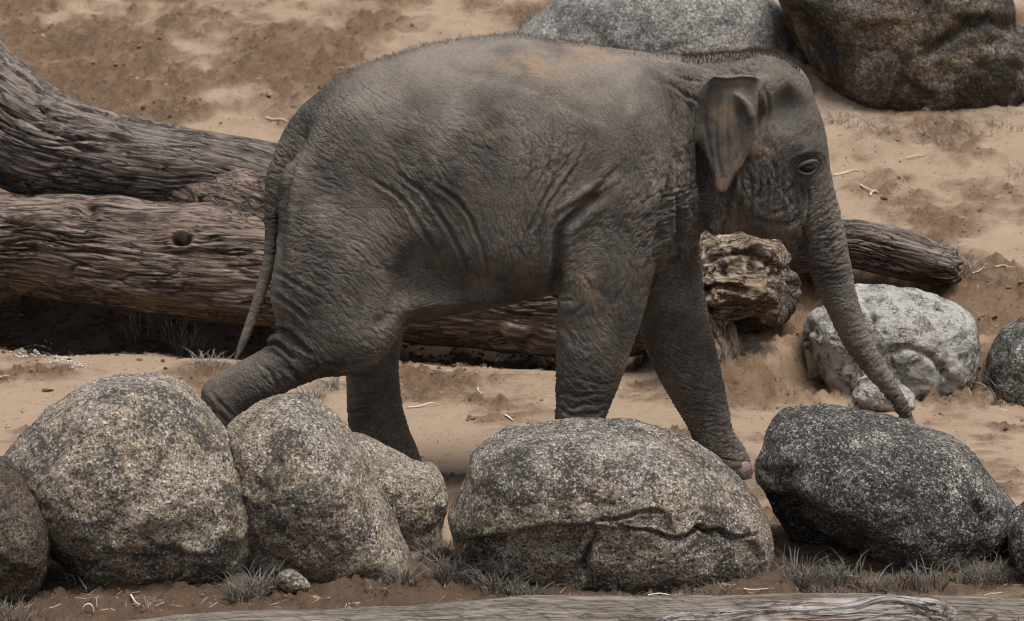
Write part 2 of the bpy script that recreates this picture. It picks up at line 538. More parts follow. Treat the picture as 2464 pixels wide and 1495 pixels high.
def rock(name, outline, Y, front, back, mat, seed, n=80, lump=0.03, pw=2.3, fine=0.006, cracks=(), dents=(), center=None, smooth_deg=1.7):
    """boulder whose side outline was read off the photograph; front/back are its depths in metres"""
    pts = np.array([P(x, y, Y)[[0, 2]] for x, y in outline])
    c = pts.mean(0) if center is None else P(center[0], center[1], Y)[[0, 2]]
    th = np.linspace(-math.pi, math.pi, 721)[:-1]
    r = np.zeros(720)
    for i, t in enumerate(th):
        dx, dz = math.cos(t), math.sin(t)
        best = 0
        for a, b_ in zip(pts, np.roll(pts, -1, 0)):
            e = b_ - a
            den = dx * e[1] - dz * e[0]
            if abs(den) < 1e-12: continue
            w = a - c
            s = (w[0] * e[1] - w[1] * e[0]) / den
            u = (w[0] * dz - w[1] * dx) / den
            if s > 0 and -1e-9 <= u <= 1 + 1e-9: best = max(best, s)
        r[i] = best
    k = np.exp(-0.5 * (np.arange(-24, 25) / (2.0 * smooth_deg)) ** 2); k /= k.sum()
    r = np.convolve(np.concatenate([r[-24:], r, r[:24]]), k, 'same')[24:-24]
    V, F = cube_sphere(n)
    rho = np.hypot(V[:, 0], V[:, 2]); uy = V[:, 1]
    nn = (rho ** pw + np.abs(uy) ** pw) ** (1 / pw)
    rho2, uy2 = rho / nn, uy / nn
    t = np.arctan2(V[:, 2], V[:, 0])
    rr = np.interp(t, np.append(th, math.pi), np.append(r, r[0]))
    # near the front and back the outline evens out
    rr = rr * rho2 ** 0.6 + r.mean() * (1 - rho2 ** 0.6)
    W = np.stack([c[0] + rr * rho2 * np.cos(t), Y + np.where(uy2 < 0, front, back) * uy2, c[1] + rr * rho2 * np.sin(t)], 1)
    nrm = vnormals(W, F)
    if ((W - W.mean(0)) * nrm).sum() < 0:
        F = F[:, ::-1]; nrm = -nrm
    keep = 0.35 + 0.65 * np.abs(uy2)
    x, y, z = (W + seed * 3.7).T
    R = r.mean()
    f0 = 1.15 / R
    disp = lump * keep * (fbm(x * f0, y * f0, z * f0, seed, 3) * 2.2) \
        + lump * 0.5 * keep * (0.35 - np.abs(fbm(x * f0 * 2.4, y * f0 * 2.4, z * f0 * 2.4, seed + 3, 3))) * 1.4 \
        + fine * fbm(x * 14, y * 14, z * 14, seed + 5, 4, 0.65) * 2.5 \
        + fine * 0.5 * pnoise(x * 75, y * 75, z * 75, seed + 6)
    px, py = project(W)
    facing = sstep(0.05, 0.35, -nrm[:, 1] * 1.0 + 0.25 * np.abs(nrm[:, 2]))
    wob = 7 * pnoise(x * 7, y * 7, z * 7, seed + 8) + 4 * pnoise(x * 22, y * 22, z * 22, seed + 9)
    front_side = (uy < 0.15)
    for pts_, depth, width in cracks:
        d, tt = line_dist(px + wob, py + wob * 0.8, pts_)
        disp -= np.where(front_side, depth * np.exp(-(d / width) ** 2) * sstep(0, 0.12, tt + 0.02) * sstep(0, 0.12, 1.02 - tt), 0)
    for poly, depth, soft in dents:
        d = poly_sdf(px + wob, py + wob * 0.8, poly)
        disp -= np.where(front_side, depth * sstep(soft, -soft, d), 0)
    W = W + nrm * disp[:, None]
    return mesh_obj(name, W, F, mat, attrs={'wv': W * np.array([1, 0.6, 0.6])})


g_round = granite('granite_speckled', (0.58, 0.44, 0.30), (0.045, 0.046, 0.047), (0.36, 0.32, 0.29), 0.63, 0.455, 0.85, scale=0.92, off=0.0)
g_tan = granite('granite_tan', (0.54, 0.41, 0.275), (0.06, 0.06, 0.058), (0.38, 0.33, 0.27), 0.70, 0.42, 0.66, scale=0.95, off=3.1)
g_crack = granite('granite_grey_tan', (0.56, 0.41, 0.27), (0.035, 0.036, 0.037), (0.27, 0.245, 0.23), 0.62, 0.455, 0.90, scale=1.0, off=7.7)
g_dark = granite('granite_dark', (0.28, 0.22, 0.155), (0.028, 0.029, 0.03), (0.15, 0.146, 0.142), 0.34, 0.52, 0.78, scale=1.12, off=11.0)
g_brown = granite('granite_brown', (0.17, 0.115, 0.075), (0.03, 0.026, 0.022), (0.13, 0.095, 0.075), 0.58, 0.43, 0.20, (0.42, 0.34, 0.27), off=14.0)
g_grey = granite('granite_grey', (0.44, 0.40, 0.35), (0.12, 0.12, 0.12), (0.46, 0.445, 0.425), 0.42, 0.43, 0.70, off=17.0)
g_ochre = granite('granite_ochre', (0.30, 0.19, 0.095), (0.022, 0.021, 0.020), (0.27, 0.255, 0.235), 0.46, 0.475, 0.25, (0.55, 0.49, 0.42), off=21.0)
g_lichen = granite('granite_lichen', (0.36, 0.28, 0.195), (0.06, 0.06, 0.062), (0.42, 0.41, 0.39), 0.44, 0.42, 0.55, off=25.0, lichen=0.8)
g_moss = granite('granite_olive', (0.22, 0.185, 0.135), (0.05, 0.052, 0.054), (0.17, 0.17, 0.16), 0.50, 0.43, 0.35, off=31.0)

o = rock('boulder', [(5, 1110), (25, 1070), (60, 1040), (120, 985), (200, 935), (280, 912), (350, 908), (420, 925), (470, 960), (510, 1000),
                     (550, 1050), (590, 1130), (612, 1200), (618, 1260), (612, 1330), (590, 1390), (540, 1440), (420, 1462), (300, 1455),
                     (230, 1430), (160, 1360), (70, 1290), (15, 1200)], -1.28, 0.42, 0.42, g_round, 3, 96, 0.035,
         cracks=[([(330, 1280), (380, 1320), (440, 1340), (520, 1345)], 0.022, 7), ([(210, 1360), (290, 1340), (350, 1350)], 0.014, 5)],
         dents=[([(300, 1330), (420, 1320), (560, 1400), (480, 1460), (300, 1450), (230, 1420)], 0.035, 22)])
tag(o, 'large rounded speckled granite boulder with tan lower face beside the brown boulder', 'boulder')

o = rock('boulder', [(-110, 1180), (-60, 1110), (0, 1108), (40, 1140), (85, 1195), (112, 1250), (119, 1310), (108, 1390), (80, 1450), (30, 1490),
                     (-60, 1500), (-130, 1400), (-140, 1280)], -1.62, 0.30, 0.32, g_brown, 5, 48, 0.02)
tag(o, 'smooth dark brown boulder lying against the large rounded speckled boulder', 'boulder')

o = rock('boulder', [(545, 1030), (590, 995), (640, 972), (700, 962), (755, 975), (800, 1010), (840, 1050), (865, 1090), (885, 1150), (925, 1210),
                     (960, 1280), (990, 1350), (1012, 1400), (985, 1425), (800, 1440), (680, 1420), (600, 1400), (560, 1250), (545, 1120)],
         -1.16, 0.38, 0.36, g_tan, 8, 84, 0.03,
         cracks=[([(620, 1330), (660, 1365), (720, 1385)], 0.02, 8)], dents=[([(600, 1320), (680, 1330), (740, 1430), (600, 1440)], 0.03, 20)])
tag(o, 'peaked tan and grey granite boulder between rounded and pink-edged boulders', 'boulder')

o = rock('boulder', [(800, 1075), (845, 1045), (880, 1058), (930, 1085), (980, 1115), (1015, 1128), (1040, 1130), (1062, 1160), (1076, 1200), (1070, 1260),
                     (1055, 1320), (990, 1350), (880, 1340), (810, 1250)], -0.86, 0.22, 0.24, g_tan, 12, 54, 0.02,
         cracks=[([(1000, 1130), (985, 1160), (990, 1200)], 0.01, 6)])
tag(o, 'sloping tan granite boulder tucked behind the peaked boulder', 'boulder')

o = rock('stone', [(668, 1385), (685, 1372), (705, 1374), (730, 1390), (748, 1410), (740, 1425), (700, 1425), (672, 1415)], -1.66, 0.06, 0.08, g_tan, 15, 24, 0.006, fine=0.004)
tag(o, 'small pale stone at the foot of the peaked tan boulder', 'stone')

o = rock('boulder', [(1085, 1290), (1075, 1240), (1105, 1190), (1128, 1140), (1135, 1105), (1165, 1075), (1220, 1050), (1290, 1030), (1370, 1018), (1450, 1022),
                     (1530, 1027), (1600, 1042), (1670, 1075), (1740, 1125), (1790, 1165), (1825, 1210), (1850, 1270), (1858, 1330), (1845, 1390),
                     (1760, 1415), (1600, 1430), (1400, 1425), (1230, 1405), (1120, 1370)], -1.22, 0.44, 0.40, g_crack, 21, 122, 0.028, pw=2.5,
         center=(1480, 1240),
         cracks=[([(1425, 1262), (1432, 1300), (1412, 1345), (1400, 1400)], 0.05, 8),
                 ([(1480, 1260), (1502, 1272), (1567, 1277), (1614, 1295), (1655, 1294), (1684, 1270), (1701, 1278), (1736, 1276), (1760, 1294), (1812, 1290)], 0.045, 4.5),
                 ([(1430, 1253), (1485, 1252), (1526, 1236), (1573, 1229), (1605, 1243)], 0.028, 5),
                 ([(1420, 1120), (1425, 1170), (1410, 1210)], 0.014, 8),
                 ([(1095, 1290), (1130, 1330), (1150, 1370)], 0.02, 8)],
         dents=[([(1130, 1300), (1200, 1290), (1330, 1265), (1425, 1262), (1420, 1400), (1300, 1440), (1100, 1400)], 0.045, 9),
                ([(1440, 1268), (1502, 1276), (1567, 1281), (1614, 1299), (1655, 1298), (1684, 1275), (1736, 1281), (1760, 1298), (1800, 1300), (1840, 1340), (1850, 1450), (1430, 1450)], 0.02, 5),
                ([(1500, 1262), (1530, 1242), (1575, 1236), (1610, 1250), (1625, 1285), (1570, 1270)], 0.018, 6),
                ([(1260, 1300), (1400, 1300), (1390, 1340), (1280, 1345)], 0.03, 14)])
tag(o, 'broad grey boulder with a long jagged crack and tan underside', 'boulder')

o = rock('boulder', [(1830, 1095), (1850, 1040), (1880, 1005), (1930, 990), (2000, 992), (2080, 1000), (2140, 1010), (2190, 1030), (2240, 1055), (2290, 1060),
                     (2330, 1085), (2365, 1125), (2410, 1180), (2450, 1240), (2440, 1290), (2385, 1320), (2365, 1370), (2300, 1390), (2230, 1400), (2120, 1385),
                     (2000, 1350), (1900, 1300), (1855, 1230), (1820, 1160), (1815, 1120)], -1.0, 0.42, 0.38, g_dark, 27, 96, 0.03, pw=2.4, center=(2110, 1200),
         cracks=[([(2290, 1390), (2340, 1350), (2372, 1300), (2368, 1240), (2340, 1200)], 0.045, 10),
                 ([(1830, 1120), (1850, 1150), (1870, 1200)], 0.02, 8), ([(2230, 1400), (2250, 1380), (2290, 1370)], 0.02, 7)],
         dents=[([(1835, 1200), (1900, 1200), (2000, 1260), (2110, 1310), (2220, 1380), (2200, 1440), (1950, 1420), (1830, 1300)], 0.10, 45),
                ([(1850, 1130), (1910, 1130), (1900, 1250), (1850, 1260)], 0.03, 16)])
tag(o, 'large dark grey granite boulder with a black hollowed underside', 'boulder')

o = rock('boulder', [(2425, 1290), (2445, 1250), (2480, 1225), (2560, 1220), (2640, 1280), (2640, 1380), (2540, 1420), (2450, 1370), (2430, 1330)],
         -1.35, 0.28, 0.28, g_dark, 31, 48, 0.02)
tag(o, 'dark boulder reaching in beside the large hollowed dark boulder', 'boulder')

o = rock('boulder', [(1938, 860), (1935, 800), (1955, 765), (2000, 745), (2050, 705), (2110, 698), (2170, 704), (2240, 715), (2300, 738), (2340, 765), (2350, 810),
                     (2348, 900), (2330, 960), (2250, 990), (2120, 1000), (2000, 970), (1950, 920)], 1.92, 0.30, 0.35, g_lichen, 37, 68, 0.03, pw=2.6,
         cracks=[([(2090, 885), (2140, 848), (2190, 838), (2240, 862), (2275, 905), (2300, 930)], 0.028, 7), ([(2075, 720), (2100, 770), (2085, 830), (2050, 870)], 0.03, 9)],
         dents=[([(1930, 780), (2060, 760), (2080, 860), (2040, 960), (1930, 960)], 0.05, 20)])
tag(o, 'pale lichen-covered boulder behind the hanging trunk', 'boulder')
o = rock('stone', [(2050, 950), (2065, 920), (2100, 905), (2150, 915), (2195, 945), (2205, 975), (2160, 995), (2080, 990)], 1.52, 0.14, 0.16, g_lichen, 39, 40, 0.012)
tag(o, 'small pale stone at the foot of the lichen-covered boulder', 'stone')
o = rock('boulder', [(2368, 930), (2385, 860), (2415, 800), (2460, 775), (2540, 770), (2600, 850), (2600, 980), (2500, 1010), (2400, 1000), (2370, 975)],
         1.75, 0.26, 0.3, g_moss, 41, 56, 0.02)
tag(o, 'olive grey boulder beside the pale lichen-covered boulder', 'boulder')

o = rock('boulder', [(1225, 120), (1262, 70), (1295, 48), (1330, 8), (1370, -45), (1500, -95), (1700, -90), (1820, -45), (1880, 25), (1905, 80), (1918, 150),
                     (1900, 260), (1700, 330), (1400, 320), (1260, 230)], 5.3, 0.55, 0.6, g_grey, 45, 60, 0.03)
tag(o, 'light grey speckled boulder on the slope behind the back', 'boulder')
o = rock('boulder', [(1868, -50), (1885, 20), (1908, 80), (1930, 140), (1950, 190), (1985, 240), (2040, 268), (2120, 292), (2200, 303), (2300, 306), (2400, 292),
                     (2480, 262), (2560, 200), (2570, 120), (2500, 70), (2448, 70), (2438, 20), (2420, -60), (2300, -140), (2050, -150), (1900, -100)],
         4.95, 0.5, 0.55, g_ochre, 49, 72, 0.035, pw=2.6, center=(2190, 90),
         cracks=[([(2210, 140), (2270, 110), (2330, 65), (2390, 50), (2440, 75)], 0.06, 14), ([(1900, 20), (1960, 90), (2010, 140)], 0.04, 20)],
         dents=[([(1900, 30), (1960, 60), (2040, 130), (2060, 260), (1960, 240)], 0.05, 30), ([(2060, 60), (2160, 60), (2150, 130), (2080, 140)], 0.03, 18)])
tag(o, 'big ochre and black stained boulder overhanging the sandy slope', 'boulder')


# ------------------------------------------------------------------ fallen tree and logs
def tube(name, chain, mat, seed, parent=None, step=0.008, na=320, furrow=0.02, fq=22.0, along=1.7, lumps=0.05, knots=(), caps=(True, True), attrs=None, rag=0.0, arcs=False):
    """a log: chain of (px, py, radius px, Y); grain furrows are cut into the surface"""
    pts = []
    for px, py, r, Y in chain:
        p = P(px, py, Y)
        pts.append([*p, r * PX(Y)])
    c = catmull(np.array(pts), 24)
    L = np.concatenate([[0], np.cumsum(np.linalg.norm(np.diff(c[:, :3], axis=0), axis=1))])
    ns = max(int(L[-1] / step), 8)
    s = np.linspace(0, L[-1], ns)
    c = np.stack([np.interp(s, L, c[:, k]) for k in range(4)], 1)
    T = np.gradient(c[:, :3], axis=0); T /= np.linalg.norm(T, axis=1, keepdims=True)
    N1 = np.array([0, 0, 1.0]) - T * T[:, 2:3]; N1 /= np.linalg.norm(N1, axis=1, keepdims=True)
    N2 = np.cross(T, N1)
    rad = c[:, 3].copy()
    for e, on in zip((0, 1), caps):
        if on:
            dd = s if e == 0 else s[-1] - s
            k = 0.05
            rad *= np.where(dd < k, np.sqrt(np.clip(1 - (1 - dd / k) ** 2, 0, 1)) * 0.25 + 0.75, 1)
    ang = np.linspace(0, 2 * math.pi, na, endpoint=False)
    ca, sa = np.cos(ang), np.sin(ang)
    R = rad[:, None] * np.ones(na)
    S = s[:, None] * np.ones(na)
    A, B = ca[None] * R, sa[None] * R
    sw = S + 0.1 * fbm(S * 1.3, A * 3, B * 3, seed + 2, 2)
    lump = lumps * fbm(S * 1.5 + seed, A * 2.6 / max(rad.max(), .05) * 0.3, B * 2.6 / max(rad.max(), .05) * 0.3, seed, 3) * 2
    wx = 0.06 * fbm(S * 2.2, A * 2.5, B * 2.5, seed + 31, 3)
    wy = 0.06 * fbm(S * 2.2, A * 2.5, B * 2.5, seed + 32, 3)
    Aw, Bw = A + wx, B + wy
    n1 = pnoise(sw * along, Aw * fq, Bw * fq, seed + 4)
    n2 = pnoise(sw * along * 2, Aw * fq * 2.2, Bw * fq * 2.2, seed + 5)
    m1 = sstep(-0.15, 0.2, fbm(S * 3, A * 6, B * 6, seed + 6, 2))
    crack = np.clip(1 - np.abs(n1) / 0.11, 0, 1) ** 0.9 * (0.2 + 0.8 * m1)
    crack2 = np.clip(1 - np.abs(n2) / 0.16, 0, 1) ** 1.3 * m1
    grain = pnoise(sw * along * 1.5, Aw * fq * 3.4, Bw * fq * 3.4, seed + 7)
    disp = lump * (R / rad.max()) - furrow * crack - furrow * 0.45 * crack2 + furrow * 0.12 * grain + furrow * 0.12 * n1
    # spiral / curling figure
    if arcs:
        ph = S * 26 + 2.6 * np.cos(ang)[None] + 0.8 * fbm(S * 2, A * 4, B * 4, seed + 9, 3)
        disp -= 0.004 * np.clip(np.sin(ph) * 1.8 - 1.0 + pnoise(S * 9, A * 6, B * 6, seed + 3), 0, 1)
    V = c[:, None, :3] + N1[:, None] * ((R + disp) * ca)[..., None] + N2[:, None] * ((R + disp) * sa)[..., None]
    V = V.reshape(-1, 3)
    if knots:
        px, py = project(V)
        nx = (N1[:, None] * ca[None, :, None] + N2[:, None] * sa[None, :, None]).reshape(-1, 3)
        for kx, ky, rx, ry, dep, ring in knots:
            q = np.sqrt(((px - kx) / rx) ** 2 + ((py - ky) / ry) ** 2)
            f = nx[:, 1] < 0.1
            h = np.where(f, -dep * sstep(1.25, 0.75, q) + ring * np.exp(-((q - 1.6) / 0.45) ** 2), 0)
            V = V + nx * h[:, None]
    V = V.reshape(ns, na, 3)
    if rag > 0:   # broken, uneven ends
        endw = np.exp(-((s[-1] - s) / 0.16))[:, None]
        e = fbm(A[-1] * 9, B[-1] * 9, 0.5 + seed, seed + 11, 3) * 2
        V = V + T[:, None] * (endw * (rag * e)[None, :])[..., None]
    verts = [V.reshape(-1, 3)]
    idx = np.arange(ns * na).reshape(ns, na)
    nxt = np.roll(idx, -1, 1)
    F = [np.stack([idx[:-1], idx[1:], nxt[1:], nxt[:-1]], -1).reshape(-1, 4)]
    wv = [np.stack([S, A, B], -1).reshape(-1, 3)]
    cnt = ns * na
    for e, on in zip((0, -1), caps):
        if not on: continue
        ring = idx[e]
        cen = V[e].mean(0)
        prev = ring
        for f in (0.8, 0.6, 0.4, 0.2, 0.02):
            q = cen + (V[e] - cen) * f
            rr = fbm(q[:, 0] * 14, q[:, 1] * 14, q[:, 2] * 14, seed + 19, 3)
            q = q + T[e] * ((0.02 + rag) * rr * 1.6)[:, None] * (1 - f * 0.3)
            verts.append(q); wv.append(np.stack([np.full(na, s[e]) + 0.03 * rr, A[e] * f, B[e] * f], -1))
            new = np.arange(cnt, cnt + na); cnt += na
            a, b_ = prev, new
            fq_ = np.stack([a, np.roll(a, -1), np.roll(b_, -1), b_], -1)
            F.append(fq_ if e == 0 else fq_[:, ::-1])
            prev = new
    at = {'wv': np.vstack(wv)}
    F = np.vstack(F)[:, ::-1]
    Vv = np.vstack(verts)
    nn = vnormals(Vv, F)
    mid = nn[idx[ns // 2]] * (V[ns // 2] - V[ns // 2].mean(0))
    if mid.sum() < 0: F = F[:, ::-1]
    return mesh_obj(name, Vv, F, mat, parent, attrs=at)


def wood(name, c0, c1, c2, dark, streak=0.5, warm=None, arcs=False, checks=0.92):
    b = MB(name, 0.85, 0.2)
    wv = b.attr('wv', 'Vector')
    st = b.map(wv, (2.2, 38, 38))
    g1 = b.noise(st, 1.0, 5, 0.65, 0.6)
    g2 = b.noise(b.map(wv, (5, 110, 110)), 1.0, 3, 0.6)
    big = b.noise(wv, 3.2, 5, 0.62, 0.6)
    c = b.mix(b.ramp(big, [(0.35, 0), (0.65, 1)]), c0, c1)
    c = b.mix(b.ramp(g1, [(0.42, 0), (0.7, 1)]), c, c2)
    c = b.mix(b.math('MULTIPLY', b.ramp(b.noise(wv, 6.5, 6, 0.7, 1.0), [(0.50, 0), (0.66, 1)]), streak), c, dark)
    chk = b.math('ABSOLUTE', b.math('SUBTRACT', b.noise(b.map(wv, (1.6, 17, 17), loc=(2, 7, 3)), 1.0, 3, 0.5, 1.2), 0.5))
    chk2 = b.math('ABSOLUTE', b.math('SUBTRACT', b.noise(b.map(wv, (3.0, 42, 42)), 1.0, 3, 0.5, 0.8), 0.5))
    if warm:   # sheltered wood below keeps its brown colour, the weathered top goes grey
        k = b.math('ADD', b.math('MULTIPLY', b.normal_z(), -0.5), big)
        c = b.mix(b.ramp(k, [(0.50, 0), (0.85, 0.9)]), c, b.mix(g1, warm, dark))
    c = b.mix(0.6, c, b.ramp(g2, [(0.3, 0.45), (0.7, 1.0)]), 'MULTIPLY')
    lines = b.math('MAXIMUM', b.math('MULTIPLY', b.ramp(chk, [(0.0, 1), (0.02, 0.75), (0.032, 0)]), b.ramp(big, [(0.36, 0.1), (0.52, 1.0)])), b.math('MULTIPLY', b.ramp(chk2, [(0.0, 0.7), (0.035, 0)]), 0.9))
    c = b.mix(b.math('MULTIPLY', lines, checks), c, (0.022, 0.018, 0.016))     # drying checks
    if arcs:
        sx = b.n('ShaderNodeSeparateXYZ', Vector=wv)
        nz_ = b.math('MULTIPLY', b.noise(wv, 3.5, 3, 0.5), 6.0)
        ph = b.math('ADD', b.math('MULTIPLY', sx.outputs[0], 46.0), b.math('MULTIPLY', sx.outputs[2], -75.0))
        w = b.math('SINE', b.math('ADD', ph, nz_))
        w2 = b.math('SINE', b.math('ADD', b.math('MULTIPLY', ph, 2.7), nz_))
        k = b.math('ADD', b.ramp(w, [(0.90, 0), (0.99, 0.6)]), b.ramp(w2, [(0.9, 0), (1.0, 0.12)]), True)
        c = b.mix(b.math('MULTIPLY', k, b.ramp(big, [(0.3, 0.3), (0.6, 1.0)])), c, dark)
    nm = b.bump(b.math('SUBTRACT', b.math('ADD', b.math('MULTIPLY', g2, 0.6), g1), b.math('MULTIPLY', lines, 1.6)), 0.8, 0.018)
    return b.done(c, nm)


w_trunk = wood('weathered_wood_trunk', (0.215, 0.155, 0.128), (0.145, 0.112, 0.094), (0.29, 0.225, 0.195), (0.04, 0.034, 0.03), 0.7, warm=(0.24, 0.155, 0.085))
w_limb = wood('weathered_wood_limb', (0.14, 0.118, 0.105), (0.20, 0.155, 0.135), (0.26, 0.23, 0.21), (0.035, 0.033, 0.032), 0.75)
w_log = wood('weathered_wood_log', (0.20, 0.155, 0.135), (0.15, 0.115, 0.09), (0.27, 0.235, 0.22), (0.04, 0.032, 0.028), 0.4, warm=(0.17, 0.11, 0.06))
w_end = wood('broken_wood_tan', (0.31, 0.235, 0.17), (0.24, 0.175, 0.12), (0.38, 0.32, 0.265), (0.05, 0.035, 0.025), 0.7, warm=(0.16, 0.10, 0.055))
w_pale = wood('pale_cut_wood', (0.20, 0.172, 0.145), (0.155, 0.128, 0.105), (0.25, 0.225, 0.20), (0.06, 0.046, 0.038), 0.3, arcs=True, checks=0.0)
w_split = wood('split_grey_wood', (0.30, 0.27, 0.26), (0.20, 0.14, 0.115), (0.45, 0.43, 0.42), (0.05, 0.036, 0.03), 0.75)

tree = empty('fallen_tree', P(600, 790, 2.8))
tag(tree, 'huge forked fallen tree trunk lying weathered and barkless across the sand', 'fallen tree')


def adopt(o, par):
    bpy.context.view_layer.update()
    o.parent = par
    o.matrix_parent_inverse = par.matrix_world.inverted()


t = tube('trunk', [(-220, 575, 118, 3.0), (0, 583, 122, 2.95), (200, 604, 136, 2.9), (400, 623, 138, 2.85), (640, 640, 146, 2.8), (850, 665, 142, 2.75),
                   (1050, 695, 134, 2.7), (1340, 735, 126, 2.6), (1520, 735, 128, 2.45), (1640, 715, 134, 2.3), (1760, 690, 130, 2.15), (1870, 668, 112, 2.05)],
         w_trunk, 3, step=0.0125, na=380, furrow=0.036, lumps=0.035,
         knots=[(437, 578, 20, 13, 0.10, 0.012), (1240, 800, 30, 22, -0.02, -0.015)], rag=0.05)
adopt(t, tree)
t = tube('limb', [(-190, 95, 120, 3.5), (-90, 200, 136, 3.35), (0, 284, 134, 3.26), (70, 338, 134, 3.2), (140, 364, 130, 3.16), (260, 388, 120, 3.12), (400, 410, 112, 3.08),
                  (540, 425, 106, 3.05), (680, 465, 108, 3.0), (840, 540, 110, 2.9)], w_limb, 11, step=0.0125, na=290, furrow=0.036, lumps=0.04, caps=(True, False))
adopt(t, tree)
t = tube('fork', [(380, 440, 40, 3.0), (470, 465, 70, 2.98), (580, 500, 105, 2.94), (720, 560, 130, 2.88), (860, 600, 130, 2.85)], w_trunk, 41, step=0.0125, na=220, furrow=0.03, lumps=0.04)
adopt(t, tree)
t = rock('broken_end', [(1600, 700), (1640, 630), (1660, 590), (1700, 556), (1780, 548), (1850, 563), (1872, 590), (1884, 650), (1882, 735), (1852, 782), (1800, 792), (1770, 812),
                        (1735, 838), (1690, 845), (1630, 810)], 1.98, 0.26, 0.3, w_end, 57, 72, 0.055, pw=2.7, fine=0.014, center=(1745, 690),
         cracks=[([(1695, 640), (1735, 620), (1790, 615), (1850, 640)], .025, 6), ([(1690, 700), (1740, 690), (1800, 700)], .03, 8), ([(1720, 575), (1765, 592), (1800, 575)], .015, 6)],
         dents=[([(1690, 745), (1850, 730), (1850, 800), (1760, 860), (1690, 850)], .09, 14), ([(1660, 690), (1710, 690), (1715, 715), (1670, 720)], .06, 8)])
adopt(t, tree)
t = tube('broken_stub', [(1640, 740, 60, 2.0), (1700, 790, 56, 1.9), (1730, 850, 40, 1.82), (1735, 900, 26, 1.80)], w_end, 19, step=0.007, na=160, furrow=0.025, fq=24, along=6, lumps=0.06, rag=0.03)
adopt(t, tree)

o = tube('log', [(1780, 585, 52, 2.75), (1900, 595, 60, 2.75), (2040, 585, 64, 2.72), (2150, 607, 61, 2.7), (2240, 630, 54, 2.68), (2302, 645, 46, 2.66)], w_log, 23,
         step=0.007, na=230, furrow=0.02, fq=40, lumps=0.03, rag=0.06)
tag(o, 'grey splintered log with a broken end lying uphill of the lichen-covered boulder', 'log')

o = tube('log', [(150, 1590, 95, -2.15), (600, 1566, 95, -2.12), (1000, 1545, 95, -2.08), (1500, 1530, 96, -2.04), (2000, 1530, 96, -2.02), (2600, 1540, 96, -2.0)], w_pale, 29,
         step=0.016, na=150, furrow=0.004, fq=40, lumps=0.02, arcs=False)
tag(o, 'pale smooth half-buried log with dark curved stripes before the boulders', 'log')
o = tube('wood_slab', [(1560, 1540, 30, -2.3), (1640, 1516, 42, -2.3), (1800, 1512, 52, -2.3), (2000, 1504, 56, -2.3), (2150, 1498, 58, -2.3), (2286, 1500, 50, -2.3)], w_split, 33,
         step=0.007, na=180, furrow=0.02, fq=34, lumps=0.045, rag=0.05)
tag(o, 'splintered grey wood piece lying on the pale striped log', 'wood')


# ------------------------------------------------------------------ the elephant
class Field:
    def __init__(s, lo, hi, h):
        s.lo = np.array(lo); s.h = h
        s.n = np.ceil((np.array(hi) - s.lo) / h).astype(int) + 1
        s.d = np.full(s.n, 0.5, np.float32)
        s.ax = [s.lo[i] + h * np.arange(s.n[i]) for i in range(3)]

    def box(s, lo, hi):
        a = np.clip(np.floor((np.array(lo) - s.lo) / s.h).astype(int), 0, s.n - 1)
        b = np.clip(np.ceil((np.array(hi) - s.lo) / s.h).astype(int) + 1, 1, s.n)
        sl = tuple(slice(a[i], b[i]) for i in range(3))
        g = np.meshgrid(*[s.ax[i][sl[i]].astype(np.float32) for i in range(3)], indexing='ij', sparse=True)
        return sl, g

    def union(s, sl, d, k):
        a = s.d[sl]
        h = np.clip(0.5 + 0.5 * (a - d) / k, 0, 1)
        s.d[sl] = (a * h + d * (1 - h)) * 0 + (d * (1 - h) + a * h if False else d * h + a * (1 - h)) - k * h * (1 - h)

    def subtract(s, sl, d, k):
        a = s.d[sl]; d = -d
        h = np.clip(0.5 - 0.5 * (a - d) / k, 0, 1)
        s.d[sl] = a * (1 - h) + d * h + k * h * (1 - h)


E = Field((-1.40, -0.56, -0.012), (1.80, 0.50, 2.02), 0.0101)


def loft_x(stations, k, p=2.2, zmid=0.45, yc=0.0):
    """body lofted along x from (px, top py, bottom py, half width m)"""
    st = []
    for px, t, b_, w in stations:
        T, B = P(px, t, 0), P(px, b_, 0)
        st.append([T[0], T[2], B[2], w])
    st = np.array(st)
    q = catmull(st, 8)
    q = q[np.argsort(q[:, 0])]
    sl, (x, y, z) = E.box((st[:, 0].min() - 0.1, -0.56, st[:, 2].min() - 0.1), (st[:, 0].max() + 0.1, 0.56, st[:, 1].max() + 0.1))
    xx = np.clip(x, q[0, 0], q[-1, 0])
    top = np.interp(xx, q[:, 0], q[:, 1]).astype(np.float32); bot = np.interp(xx, q[:, 0], q[:, 2]).astype(np.float32)
    w = np.interp(xx, q[:, 0], q[:, 3]).astype(np.float32)
    zc = bot + (top - bot) * zmid
    hh = np.where(z > zc, top - zc, zc - bot)
    a = np.abs(z - zc) / hh; b_ = np.abs(y - yc) / w
    f = (a ** p + b_ ** p) ** (1 / p) + 1e-6
    g = f ** (1 - p) * np.sqrt((a ** (p - 1) / hh) ** 2 + (b_ ** (p - 1) / w) ** 2) + 1e-3
    d = (f - 1) / g
    d = np.maximum(d, -0.3)
    ex = np.abs(x - xx)
    d = np.where(ex > 0, np.sqrt(np.maximum(d, 0) ** 2 + ex ** 2), d)
    E.union(sl, d.astype(np.float32), k)


